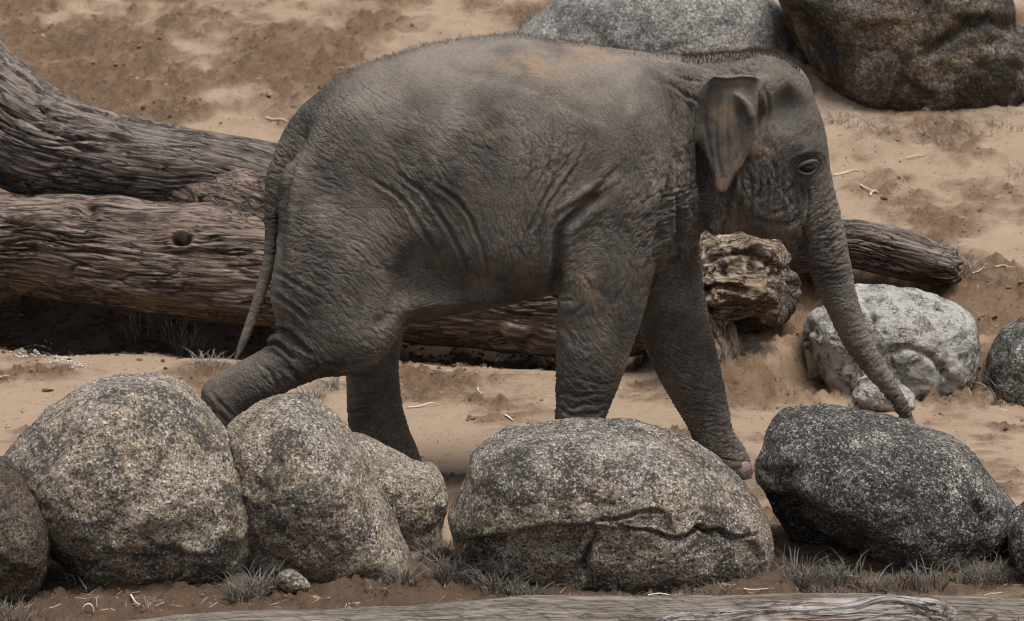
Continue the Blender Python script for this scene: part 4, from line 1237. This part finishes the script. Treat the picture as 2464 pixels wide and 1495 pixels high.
dn = fbm(SV[:, 0] * 7, SV[:, 1] * 7, SV[:, 2] * 7, 131, 4, 0.6)
dust = 1.0 * blob(1440, 125, 90, 30) + 0.8 * blob(1330, 170, 110, 30) + 0.5 * blob(1580, 150, 60, 25) + 0.5 * blob(1180, 140, 140, 40) + 0.35 * blob(950, 480, 60, 25) + 0.4 * blob(1180, 330, 60, 60) + 0.75 * blob(1420, 690, 45, 70) + 0.45 * blob(560, 920, 50, 40) + 0.4 * blob(1460, 480, 50, 50)
dust += 0.62 * blob(1745, 320, 65, 130) + 0.55 * blob(1850, 370, 40, 45) + 0.5 * blob(1780, 510, 50, 50) + 0.35 * blob(1700, 780, 40, 90) + 0.35 * blob(1960, 300, 40, 80) + 0.3 * blob(980, 1060, 60, 60)
dust = np.clip(sstep(0.25, 0.75, dust * (0.75 + 1.6 * dn)), 0, 1) * np.where(dust > 0.1, 1, 0)
pink = np.clip(blob(1740, 445, 30, 28) * earm * 1.2 + 0.3 * blob(1930, 540, 20, 20), 0, 1)
darkp = np.clip(0.8 * blob(1943, 403, 32, 22) + 0.9 * blob(1905, 260, 50, 38) + 0.7 * blob(1715, 290, 22, 45) * earm + 0.5 * blob(1160, 380, 25, 30) + 0.4 * blob(830, 300, 60, 40), 0, 1)

b = MB('elephant_skin', 0.78, 0.3)
co = b.co
m1 = b.noise(co, 3.2, 5, 0.6, 0.4)
m2 = b.noise(co, 11, 6, 0.68, 0.3)
m3 = b.noise(co, 60, 4, 0.65)
c = b.mix(b.ramp(m1, [(0.38, 0), (0.62, 1)]), (0.062, 0.053, 0.046), (0.185, 0.160, 0.140))
c = b.mix(b.math('MULTIPLY', b.ramp(m2, [(0.48, 0), (0.68, 1)]), 0.6), c, (0.185, 0.145, 0.112))
c = b.mix(b.math('MULTIPLY', b.attr('darkp'), 0.6), c, (0.055, 0.052, 0.05))
c = b.mix(b.math('MULTIPLY', b.attr('dust'), 0.75), c, b.mix(m2, (0.18, 0.13, 0.088), (0.29, 0.21, 0.145)))
c = b.mix(b.math('MULTIPLY', b.attr('pink'), 0.6), c, (0.30, 0.19, 0.15))
c = b.mix(0.5, c, b.ramp(m3, [(0.3, 0.62), (0.7, 1.0)]), 'MULTIPLY')
wp = b.mix(0.03, co, b.noise(co, 20, 3, 0.6, color=True), 'ADD')
ow = b.n('ShaderNodeSeparateXYZ', Vector=b.attr('ori', 'Vector'))
w3 = b.math('SUBTRACT', 1.0, b.math('ADD', b.math('ADD', ow.outputs[0], ow.outputs[1]), ow.outputs[2]))
h1 = None
for k_, wt in enumerate((ow.outputs[0], ow.outputs[1], ow.outputs[2], w3)):
    ro_ = b.map(wp, (1, 1, 1), (0, math.pi * k_ / 4, 0))
    an_ = b.map(ro_, (0.45, 0.7, 1.25))
    hh = b.math('MULTIPLY', b.ramp(b.voro(an_, 57, 'DISTANCE_TO_EDGE'), [(0.0, 0), (0.14, 1)]), wt)
    h1 = hh if h1 is None else b.math('ADD', h1, hh)
h2 = b.ramp(b.voro(wp, 120, 'DISTANCE_TO_EDGE'), [(0.0, 0), (0.20, 1)])
patchm = b.math('MULTIPLY', b.ramp(b.noise(co, 4.2, 3, 0.6), [(0.35, 0.4), (0.6, 1)]), b.attr('wrk'))
flat = b.math('SUBTRACT', 1.0, b.math('MULTIPLY', b.attr('ear'), 0.65))
nm = b.bump(b.math('MULTIPLY', b.math('MULTIPLY', h1, patchm), flat), 0.7, 0.0038)
nm = b.bump(b.math('MULTIPLY', h2, flat), 0.45, 0.0022, nm)
crk = b.math('MULTIPLY', b.math('MULTIPLY', b.math('SUBTRACT', 1.0, h1), patchm), flat)
c = b.mix(b.math('MULTIPLY', crk, 0.75), c, (0.03, 0.027, 0.025))     # grime packed in the cracks
nm = b.bump(m3, 0.35, 0.005, nm)
skin = b.done(c, nm)
td = theta / (math.pi / 4)
ori = np.stack([np.clip(1 - np.minimum(np.abs(td - k), 4 - np.abs(td - k)), 0, 1) for k in range(3)], 1)
elephant = mesh_obj('elephant', SV2, SQ, skin, attrs={'ori': ori, 'wrk': np.clip(0.1 + 1.1 * amp, 0.2, 1.0), 'ear': earm, 'dust': dust, 'pink': pink, 'darkp': darkp})
tag(elephant, 'young grey elephant walking behind the boulders with its trunk lowered', 'elephant')

# eye
b = MB('eye_dark', 0.12, 0.5)
eye_m = b.done(b.mix(b.noise(None, 60, 2), (0.012, 0.008, 0.006), (0.03, 0.018, 0.01)))
V, F = cube_sphere(16)
ec = P(1945, 402, -0.143)
mesh_obj('eye', ec + V * np.array([0.037, 0.03, 0.024]), F, eye_m, elephant)
b = MB('eyelid_skin', 0.75, 0.3)
lid_m = b.done(b.mix(b.noise(None, 40, 4), (0.04, 0.035, 0.031), (0.085, 0.073, 0.064)), b.bump(b.noise(None, 160, 3), 0.4, 0.004))


def strip_lid(name, pts, r0):
    pts = catmull(np.array([[*P(x, y, Y)] for x, y, Y in pts]), 6)
    n, na = len(pts), 10
    T = np.gradient(pts, axis=0); T /= np.linalg.norm(T, axis=1, keepdims=True)
    N1 = np.cross(T, [0, 1, 0]); N1 /= np.linalg.norm(N1, axis=1, keepdims=True); N2 = np.cross(T, N1)
    rr = r0 * np.sin(np.linspace(0.12, math.pi - 0.12, n)) ** 0.6
    a = np.linspace(0, 2 * math.pi, na, endpoint=False)
    V = pts[:, None] + rr[:, None, None] * (N1[:, None] * np.cos(a)[None, :, None] * 1.2 + N2[:, None] * np.sin(a)[None, :, None])
    idx = np.arange(n * na).reshape(n, na); nx = np.roll(idx, -1, 1)
    F = np.stack([idx[:-1], idx[1:], nx[1:], nx[:-1]], -1).reshape(-1, 4)
    return mesh_obj(name, V.reshape(-1, 3), F, lid_m, elephant)


strip_lid('eyelid', [(1917, 406, -0.166), (1930, 397, -0.173), (1946, 391, -0.174), (1961, 389, -0.169), (1969, 397, -0.160)], 0.0085)
strip_lid('eyelid', [(1917, 406, -0.166), (1928, 416, -0.171), (1944, 420, -0.172), (1958, 414, -0.168), (1967, 400, -0.160)], 0.005)

# toenails of the far forefoot and far hind foot
b = MB('toenail_horn', 0.5, 0.4)
nail_m = b.done(b.mix(b.noise(None, 30, 3), (0.20, 0.135, 0.12), (0.36, 0.27, 0.245)), b.bump(b.noise(None, 90, 3), 0.3, 0.003))
V, F = cube_sphere(14)


def nail(px_, py_, Y, s, rot=0.0):
    q = V * np.array([0.5, 1.0, 1.0]) * s
    q = np.stack([q[:, 0] * math.cos(rot) - q[:, 1] * math.sin(rot), q[:, 0] * math.sin(rot) + q[:, 1] * math.cos(rot), q[:, 2]], 1)
    mesh_obj('toenail', P(px_, py_, Y) + q, F, nail_m, elephant)


nail(1790, 1129, 0.149, np.array([0.042, 0.040, 0.034]), -0.7)
nail(1806, 1128, 0.215, np.array([0.03, 0.032, 0.03]), 0.0)
nail(1012, 1132, 0.17, np.array([0.03, 0.03, 0.028]), -0.5)
nail(1018, 1128, 0.23, np.array([0.03, 0.03, 0.028]), 0.0)

# bristles along the back, crown, tail end and ear opening
rng = np.random.default_rng(12)
b = MB('bristle_hair', 0.6, 0.3)
hair_m = b.done(b.mix(b.noise(None, 20, 2), (0.022, 0.017, 0.014), (0.07, 0.05, 0.038)))
hv, hf = [], []


def bristles(cand, count, lmin, lmax, up, thick=0.0011, jit=0.35):
    if not len(cand): return
    for i in rng.choice(cand, count):
        p, n_ = SV2[i], SN[i]
        d = n_ * (1 - up) + np.array([rng.normal(0, .1) - 0.15, 0, 1]) * up + rng.normal(0, jit, 3) * 0.4
        d /= np.linalg.norm(d)
        l = rng.uniform(lmin, lmax)
        s_ = np.cross(d, FWD + rng.normal(0, .3, 3)); s_ /= np.linalg.norm(s_) + 1e-9
        k = len(hv)
        p = p - d * 0.004 + rng.normal(0, 0.002, 3)
        mid = p + d * l * 0.55
        tip = p + d * l + np.array([-0.12, 0, 0]) * l
        hv.extend([p + s_ * thick, p - s_ * thick, mid + s_ * thick * .7, mid - s_ * thick * .7, tip])
        hf.extend([(k, k + 1, k + 3, k + 2), (k + 2, k + 3, k + 4)])


top = SN[:, 2] > 0.55
bristles(np.where(top & (np.abs(SV[:, 1] - 0.01) < 0.075) & (px > 800) & (px < 1700) & (py < 260))[0], 1900, 0.004, 0.030, 0.45, 0.00045, 0.9)
bristles(np.where(top & (np.abs(SV[:, 1] - 0.01) < 0.09) & (px >= 1640) & (px < 1925) & (py < 200))[0], 3800, 0.006, 0.032, 0.55, 0.0007, 0.55)
bristles(np.where((SN[:, 2] > 0.2) & (px >= 1880) & (px < 1990) & (py < 330))[0], 700, 0.006, 0.014, 0.2, 0.0007)
bristles(np.where((px < 600) & (py > 790) & (py < 880) & (SV[:, 1] > -0.23) & (SV[:, 1] < -0.12) & (px > 550))[0], 70, 0.01, 0.035, 0.0, 0.0005)
bristles(np.where((px > 1770) & (px < 1812) & (py > 238) & (py < 335) & (SV[:, 1] < -0.2))[0], 160, 0.012, 0.032, 0.1, 0.0006)
bristles(np.where((px > 1900) & (px < 1925) & (py > 570) & (py < 625))[0], 40, 0.01, 0.03, 0.0)
o = mesh_obj('hair', np.array(hv), hf, hair_m, elephant, smooth=False)
o['kind'] = 'stuff'


# ------------------------------------------------------------------ grass
def blade_mat(name, a, c_):
    b = MB(name, 0.8, 0.2)
    return b.done(b.mix(b.noise(None, 25, 3), a, c_))


grass_grey = blade_mat('dry_grey_grass', (0.038, 0.036, 0.032), (0.17, 0.16, 0.14))
grass_pale = blade_mat('bleached_grass', (0.14, 0.135, 0.12), (0.33, 0.31, 0.27))
straw_m = blade_mat('straw', (0.42, 0.34, 0.24), (0.62, 0.55, 0.45))


def tuft(px_, py_, label, width=0.10, height=0.10, n=70, mat=None, group=None, seed=0, flat=0.3, name='grass_tuft'):
    r = np.random.default_rng(seed * 131 + int(px_) * 7 + int(py_))
    base = on_ground(px_, py_)
    vs, fs = [], []
    height *= 0.88
    for _ in range(int(n * 1.5)):
        rad = width * 0.45 * math.sqrt(r.random())
        a = r.uniform(0, 2 * math.pi)
        p = np.array([math.cos(a) * rad, math.sin(a) * rad, 0])
        zz = gz(base[0] + p[0], base[1] + p[1]) - base[2]
        p[2] = zz - 0.008
        lean = a + r.normal(0, 0.8)
        h = height * (0.3 + 1.15 * r.random() ** 1.5)
        out = h * r.uniform(0.2, 1.5) * (0.5 + flat)
        d = np.array([math.cos(lean), math.sin(lean), 0]); s_ = np.array([-d[1], d[0], 0]) + r.normal(0, .35, 3)
        w = r.uniform(0.0008, 0.0019)
        k = len(vs)
        for t_, ww in ((0, 1.0), (0.4, 0.9), (0.75, 0.6)):
            q = p + d * out * t_ ** 1.7 + np.array([0, 0, h * (t_ - 0.30 * t_ * t_)])
            vs += [q + s_ * w * ww, q - s_ * w * ww]
        vs.append(p + d * out * 1.05 + np.array([0, 0, h * r.uniform(0.55, 0.75)]))
        fs += [(k, k + 1, k + 3, k + 2), (k + 2, k + 3, k + 5, k + 4), (k + 4, k + 5, k + 6)]
    o = mesh_obj(name, np.array(vs), fs, mat or grass_grey, smooth=False)
    o.location = base
    return tag(o, label, 'grass', group)


G1 = 'grass tufts along the foot of the cracked boulder'
for i, (x, y, w, h, n) in enumerate([(1048, 1345, .16, .13, 150), (1085, 1385, .16, .13, 150), (1130, 1405, .15, .11, 130), (1190, 1420, .16, .10, 130), (1270, 1440, .20, .07, 160), (1220, 1440, .14, .07, 90)]):
    tuft(x, y, {0: 'bushy dark grass tuft wedged between the sloping tan boulder and the cracked boulder', 4: 'widest flattened grass mat spreading before the cracked boulder'}.get(i, 'bushy dark grey grass tuft at the tapered end of the cracked boulder'), w, h, n, group=G1, seed=i)
for i, (x, y, w, h, n) in enumerate([(1505, 1425, .14, .08, 70), (1590, 1425, .16, .09, 90), (1650, 1420, .14, .08, 80), (1720, 1425, .14, .06, 60)]):
    tuft(x, y, 'low dark grass tuft against the tan underside of the cracked boulder', w, h, n, group='grass tufts under the tan face', seed=20 + i)
for i, (x, y, w, h, n) in enumerate([(1925, 1405, .16, .15, 120), (1965, 1420, .16, .10, 110), (2035, 1410, .15, .12, 110), (2100, 1412, .14, .10, 90), (2165, 1405, .15, .09, 90), (2235, 1405, .15, .12, 100), (2300, 1405, .15, .10, 90), (2370, 1395, .16, .12, 100), (2430, 1400, .18, .12, 120), (2010, 1430, .15, .06, 80)]):
    tuft(x, y, {0: 'tallest spiky grass tuft in the gap between the cracked and the hollowed boulder', 8: 'broad grass tuft before the smaller dark boulder beside the hollowed one', 9: 'flattened short grass tuft closest to the pale striped log'}.get(i, 'spiky grey grass tuft growing under the large hollowed dark boulder'), w, h, n, group='grass tufts under the hollowed dark boulder', seed=40 + i)
tuft(590, 1445, 'spiky grey grass tuft beside the base of the large rounded speckled boulder', .17, .13, 150, seed=60)
tuft(628, 1420, 'grey grass tuft next to the small pale stone', .15, .11, 120, seed=61)
tuft(965, 1400, 'dark grass tuft at the outer corner of the peaked tan boulder', .13, .11, 110, seed=62)
tuft(905, 1425, 'thin low grass tuft below the peaked tan boulder', .12, .05, 50, seed=63)
tuft(150, 1385, 'grey grass tuft squeezed between the brown and rounded boulders', .16, .11, 110, seed=64)
tuft(195, 1410, 'drooping grey grass tuft between the brown and rounded boulders', .14, .09, 70, mat=grass_pale, seed=65)
tuft(355, 1470, 'lone thin grass sprig before the large rounded speckled boulder', .04, .09, 12, mat=grass_pale, seed=66, flat=0.0)
tuft(40, 1490, 'dark leafy weed clump below the brown boulder', .25, .06, 160, seed=67)
for i, (x, y, w, h, n) in enumerate([(2265, 915, .14, .12, 80), (2240, 930, .10, .08, 60), (2325, 905, .08, .08, 40)]):
    tuft(x, y, 'bleached grass tuft against the pale lichen-covered boulder', w, h, n, mat=grass_pale, group='tufts by the lichen-covered boulder', seed=80 + i)
tuft(2050, 985, 'small bleached grass tuft by the small pale stone behind the trunk', .07, .06, 40, mat=grass_pale, seed=84)
tuft(2335, 650, 'bleached grass tuft past the broken end of the splintered log', .12, .08, 60, mat=grass_pale, seed=85)
tuft(2430, 955, 'dry grass tuft before the olive grey boulder', .18, .13, 60, mat=grass_pale, seed=86)
for i, (x, y, w, h, n) in enumerate([(2010, 282, .22, .05, 110), (2060, 300, .22, .05, 110), (2120, 318, .22, .05, 100)]):
    tuft(x, y, 'low grey grass patch at the shaded foot of the ochre boulder', w, h, n, mat=grass_pale, group='grass at the foot of the ochre boulder', seed=90 + i)
for i, (x, y, w, h, n) in enumerate([(2250, 325, .25, .05, 110), (2340, 318, .25, .05, 110), (2430, 300, .25, .06, 110)]):
    tuft(x, y, 'low grey grass patch under the bulging brown side of the ochre boulder', w, h, n, mat=grass_pale, group='grass under the ochre boulder bulge', seed=95 + i)
for i, (x, y, w, h, n) in enumerate([(330, 810, .14, .13, 40), (455, 850, .16, .15, 60), (420, 820, .14, .12, 40), (500, 885, .18, .08, 90)]):
    tuft(x, y, 'wispy pale grass growing in the shade under the fallen trunk', w, h, n, mat=grass_pale, group='grass under the fallen trunk', seed=100 + i, flat=0.1)
for i, (x, y, w, h, n) in enumerate([(745, 960, .16, .12, 80), (795, 935, .16, .11, 70)]):
    tuft(x, y, 'pale dry grass tuft showing between the hind legs', w, h, n, mat=grass_pale, group='grass between the hind legs', seed=110 + i)
for i, (x, y, w, h, n) in enumerate([(1765, 860, .14, .12, 80), (1800, 850, .12, .10, 60)]):
    tuft(x, y, 'bluish grey grass tuft under the broken tree end', w, h, n, mat=grass_pale, group='grass under the broken tree end', seed=115 + i)
tuft(1275, 62, 'grey grass tuft beside the light grey speckled boulder', .14, .08, 70, seed=120)
tuft(1245, 82, 'pale grass tuft just above the ridge of the back', .14, .06, 60, mat=grass_pale, seed=121)
tuft(2175, 432, 'tiny grey weed alone on the bare sand', .06, .04, 30, seed=122)
tuft(2440, 430, 'sparse dry sprig on the reddish dirt slope', .10, .14, 16, mat=grass_pale, seed=123, flat=0.0)

# straw pieces
r = random.Random(8)


def straw(x0, y0, x1, y1, label, rad=0.004, group=None, lift=0.006):
    a, b_ = on_ground(x0, y0), on_ground(x1, y1)
    pts = np.array([a + (b_ - a) * t_ for t_ in (0, .35, .7, 1)])
    pts[1:3] += np.random.default_rng(int(x0 + y0)).normal(0, 0.006, (2, 3))
    for p in pts: p[2] = max(gz(p[0], p[1]), p[2]) + lift
    pts = catmull(pts, 3)
    n, na = len(pts), 6
    T = np.gradient(pts, axis=0); T /= np.linalg.norm(T, axis=1, keepdims=True)
    N1 = np.cross(T, [0, 0, 1.0]) + 1e-6; N1 /= np.linalg.norm(N1, axis=1, keepdims=True); N2 = np.cross(T, N1)
    an = np.linspace(0, 2 * math.pi, na, endpoint=False)
    rr = rad * np.linspace(1.0, 0.6, n)
    V = pts[:, None] + rr[:, None, None] * (N1[:, None] * np.cos(an)[None, :, None] + N2[:, None] * 0.6 * np.sin(an)[None, :, None])
    idx = np.arange(n * na).reshape(n, na); nx = np.roll(idx, -1, 1)
    F = [tuple(q) for q in np.stack([idx[:-1], idx[1:], nx[1:], nx[:-1]], -1).reshape(-1, 4)[:, ::-1]]
    F += [tuple(idx[0]), tuple(idx[-1][::-1])]
    o = mesh_obj('straw', V.reshape(-1, 3), F, straw_m)
    return tag(o, label, 'straw', group)


straw(980, 985, 1055, 978, 'long pale straw stalk lying in front of the far hind leg', 0.006)
straw(1215, 1005, 1235, 1016, 'short white straw chip on the sand near the cracked boulder', 0.006)
straw(2005, 425, 2070, 415, 'white curved straw on the sand before the eye', 0.006)
straw(2070, 455, 2115, 470, 'straw stalk on the sand uphill of the splintered log', 0.005)
straw(2095, 478, 2110, 462, 'short crossed straw piece uphill of the splintered log', 0.006)
straw(2340, 672, 2372, 665, 'short pale straw beyond the end of the splintered log', 0.005)
straw(2395, 655, 2440, 650, 'thin pale straw on the dirt slope past the splintered log', 0.004)
straw(140, 1335, 208, 1430, 'long straw stalk leaning between the brown and rounded boulders', 0.005, lift=0.02)
straw(315, 1455, 345, 1475, 'thin straw stalk before the large rounded speckled boulder', 0.004)
straw(1560, 1437, 1640, 1433, 'straw stalk lying along the pale striped log', 0.005)
straw(1790, 1428, 1850, 1422, 'straw stalk at the foot of the crack-faced boulder end', 0.004)
straw(0, 913, 22, 910, 'pale straw piece on the sand beyond the brown boulder', 0.006)
straw(640, 290, 690, 296, 'long pale straw on the sand above the forked log', 0.006)
straw(2180, 385, 2230, 378, 'fine straw on the sand below the ochre boulder', 0.004)
straw(1150, 940, 1160, 952, 'tiny straw chip on the sand under the belly', 0.004)
straw(2320, 1335, 2440, 1300, 'thin twig reaching between the two dark boulders', 0.005, lift=0.02)

# curled white rind on the dirt
b = MB('dry_rind', 0.7, 0.3)
rind_m = b.done(b.mix(b.noise(None, 40, 3), (0.45, 0.38, 0.30), (0.62, 0.56, 0.48)))
base = on_ground(212, 1478)
n, na = 22, 8
an = np.linspace(-0.15, math.pi + 0.25, n)
cen = np.stack([0.022 * np.cos(an), 0.006 * np.sin(an * 2), 0.034 * np.sin(an)], 1)
T = np.gradient(cen, axis=0); T /= np.linalg.norm(T, axis=1, keepdims=True)
N1 = np.cross(T, [0, 1.0, 0]); N2 = np.cross(T, N1)
ph = np.linspace(0, 2 * math.pi, na, endpoint=False)
rr = 0.0035 * np.sin(np.linspace(0.4, math.pi - 0.4, n))
V = cen[:, None] + rr[:, None, None] * (N1[:, None] * np.cos(ph)[None, :, None] * 0.7 + N2[:, None] * np.sin(ph)[None, :, None] * 1.6)
idx = np.arange(n * na).reshape(n, na); nx = np.roll(idx, -1, 1)
F = np.stack([idx[:-1], idx[1:], nx[1:], nx[:-1]], -1).reshape(-1, 4)
o = mesh_obj('rind', V.reshape(-1, 3), F, rind_m)
o.location = base + np.array([0, 0, 0.004])
tag(o, 'curled whitish rind standing on the dirt before the rounded boulder', 'rind')

# ------------------------------------------------------------------ loose crumbs
ico_v = []
ph_ = (1 + 5 ** 0.5) / 2
for s1 in (-1, 1):
    for s2 in (-1, 1):
        ico_v += [(0, s1, s2 * ph_), (s1, s2 * ph_, 0), (s2 * ph_, 0, s1)]
ico_v = np.array(ico_v, float); ico_v /= np.linalg.norm(ico_v, axis=1, keepdims=True)
ico_f = []
for i in range(12):
    for j in range(i + 1, 12):
        for k in range(j + 1, 12):
            if all(np.linalg.norm(ico_v[a] - ico_v[b_]) < 1.2 for a, b_ in ((i, j), (j, k), (i, k))):
                n_ = np.cross(ico_v[j] - ico_v[i], ico_v[k] - ico_v[i])
                ico_f.append((i, j, k) if n_ @ ico_v[i] > 0 else (i, k, j))
ico_f = np.array(ico_f)


def scatter(name, pts, sizes, mat, seed):
    rg = np.random.default_rng(seed)
    n = len(pts)
    v = ico_v[None] * (1 + rg.uniform(-.35, .35, (n, 12, 1))) * sizes[:, None, None] * rg.uniform(0.6, 1.3, (n, 1, 3)) * np.array([1, 1, 0.65])
    V = (v + pts[:, None]).reshape(-1, 3)
    F = (ico_f[None] + 12 * np.arange(n)[:, None, None]).reshape(-1, 3)
    o = mesh_obj(name, V, F, mat, smooth=False)
    return o


rg = np.random.default_rng(33)
N = 17000
xs_, ys_ = rg.uniform(-2.6, 2.6, N), rg.uniform(-2.2, 7.3, N)
prob = ground_rough(xs_, ys_) * 0.9 + 0.05
ok = rg.random(N) < prob * 0.6
xs_, ys_ = xs_[ok], ys_[ok]
sz = 0.003 + 0.013 * rg.random(len(xs_)) ** 3.5
pp = np.array([[x, y, gz(x, y) + 0.2 * s_] for x, y, s_ in zip(xs_, ys_, sz)])
b = MB('dirt_clod', 0.95, 0.1)
clod_m = b.done(b.mix(b.ramp(b.noise(None, 9, 3), [(0.35, 0), (0.65, 1)]), (0.07, 0.045, 0.032), (0.30, 0.195, 0.125)), b.bump(b.noise(None, 80, 3), 0.5, 0.006))
o = scatter('dirt_clods', pp, sz, clod_m, 5)
tag(o, 'small brown dirt clods and crumbs strewn over the sand', 'dirt', kind='stuff')

b = MB('white_dropping', 0.8, 0.2)
wd = b.done(b.mix(b.noise(None, 60, 3), (0.35, 0.33, 0.30), (0.62, 0.60, 0.56)))
pts = []
for cx_, cy_, sx, sy, n in ((85, 848, 22, 8, 120), (150, 866, 22, 7, 80), (190, 882, 14, 6, 40), (45, 858, 14, 5, 30)):
    for _ in range(n):
        pts.append(on_ground(cx_ + rg.normal(0, sx), cy_ + rg.normal(0, sy)))
pts = np.array(pts); pts[:, 2] += 0.002
o = scatter('white_droppings', pts, 0.002 + 0.0045 * rg.random(len(pts)), wd, 6)
tag(o, 'white speckled bird droppings on the sand below the fallen trunk', 'droppings', kind='stuff')


# ------------------------------------------------------------------ small things
o = tuft(1890, 945, 'brown leafless twigs sprawling beside the pale lichen-covered boulder', .16, .12, 14, mat=blade_mat('dry_twig', (0.16, 0.11, 0.075), (0.36, 0.28, 0.20)), seed=130, flat=0.6, name='dry_twigs')
o['category'] = 'twigs'

b = MB('fallen_leaf', 0.7, 0.3)
leaf_m = b.done(b.mix(b.noise(None, 50, 3), (0.20, 0.055, 0.025), (0.36, 0.13, 0.06)))


def leaf(px_, py_, L, rot, label):
    p = on_ground(px_, py_)
    n = 7
    vs, fs = [], []
    for i in range(n):
        t_ = i / (n - 1)
        w = 0.32 * L * math.sin(math.pi * min(t_ * 0.95 + 0.03, 1)) ** 0.8
        x = (t_ - 0.5) * L
        z = 0.004 + 0.05 * L * math.sin(t_ * 5)
        vs += [(x, -w, z + 0.12 * L), (x, 0, z), (x, w, z + 0.10 * L)]
        if i:
            k = 3 * i
            fs += [(k - 3, k, k + 1, k - 2), (k - 2, k + 1, k + 2, k - 1)]
    o = mesh_obj('leaf', np.array(vs), fs, leaf_m)
    o.location = p
    o.rotation_euler = (0, 0, rot)
    return tag(o, label, 'leaf')


leaf(115, 942, 0.055, 0.2, 'rust red fallen leaf on the sand behind the rounded boulder')
leaf(650, 1432, 0.04, 1.0, 'orange brown fallen leaf beside the small pale stone')
leaf(1138, 1012, 0.03, 0.5, 'reddish leaf scrap on the sand beneath the belly')
leaf(2395, 775, 0.04, 0.9, 'orange leaf lying uphill of the olive grey boulder')

V, F = cube_sphere(10)
q = V / (np.abs(V) ** 6).sum(1, keepdims=True) ** (1 / 6)
pc = P(2462, 20, 6.3)
q = q * np.array([0.065, 0.05, 0.34]) * (1 + 0.05 * pnoise(q[:, 0] * 3, q[:, 1] * 3, q[:, 2] * 9, 4))[:, None]
zb = gz(pc[0], pc[1])
o = mesh_obj('post', q + np.array([0, 0, 0.30]), F, w_limb, attrs={'wv': np.stack([q[:, 2], q[:, 0], q[:, 1]], 1)})
o.location = (pc[0], pc[1], zb)
tag(o, 'dark timber post standing behind the ochre boulder', 'post')

# fine plant litter: short dry stalks scattered over the soil
rg = np.random.default_rng(71)
lv, lf = [], []
for _ in range(900):
    if rg.random() < 0.45:
        x, y = rg.uniform(-2.2, 2.2), rg.uniform(-1.95, -1.45)
    else:
        x, y = rg.uniform(-2.4, 2.5), rg.uniform(0.6, 6.8)
    a, L, w = rg.uniform(0, math.pi), rg.uniform(0.012, 0.06), rg.uniform(0.0007, 0.0018)
    d = np.array([math.cos(a), math.sin(a), 0]) * L / 2
    sd = np.array([-math.sin(a), math.cos(a), 0]) * w
    p = np.array([x, y, 0])
    e0, e1 = p - d, p + d
    e0[2], e1[2] = gz(e0[0], e0[1]) + 0.003, gz(e1[0], e1[1]) + 0.003 + rg.uniform(0, 0.006)
    up = np.array([0, 0, w * 1.2])
    k = len(lv)
    lv += [e0 + sd, e0 - sd, e0 + up, e1 + sd, e1 - sd, e1 + up]
    lf += [(k, k + 3, k + 5, k + 2), (k + 1, k + 2, k + 5, k + 4), (k, k + 1, k + 4, k + 3), (k, k + 2, k + 1), (k + 3, k + 4, k + 5)]
b = MB('plant_litter', 0.85, 0.2)
lit_m = b.done(b.mix(b.ramp(b.noise(None, 7, 2), [(0.4, 0), (0.6, 1)]), (0.09, 0.065, 0.045), (0.48, 0.40, 0.30)))
o = mesh_obj('plant_litter', np.array(lv), lf, lit_m, smooth=False)
tag(o, 'short dry stalk bits scattered over the soil', 'litter', kind='stuff')

# near-black crumbs added in the hollow to deepen shade under the fallen tree
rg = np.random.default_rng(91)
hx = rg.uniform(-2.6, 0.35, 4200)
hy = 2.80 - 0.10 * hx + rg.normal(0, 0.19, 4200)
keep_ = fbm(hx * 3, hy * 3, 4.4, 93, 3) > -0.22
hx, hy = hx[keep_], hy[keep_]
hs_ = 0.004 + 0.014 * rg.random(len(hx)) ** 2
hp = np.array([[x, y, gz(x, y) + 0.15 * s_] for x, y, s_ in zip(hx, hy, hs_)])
b = MB('shade_crumbs', 0.95, 0.1)
shade_m = b.done(b.mix(b.noise(None, 14, 3), (0.022, 0.016, 0.012), (0.095, 0.065, 0.045)), b.bump(b.noise(None, 90, 3), 0.5, 0.006))
o = scatter('shade_crumbs', hp, hs_, shade_m, 9)
tag(o, 'dark crumbs added to deepen the shade under the fallen tree', 'leaf mould', kind='stuff')
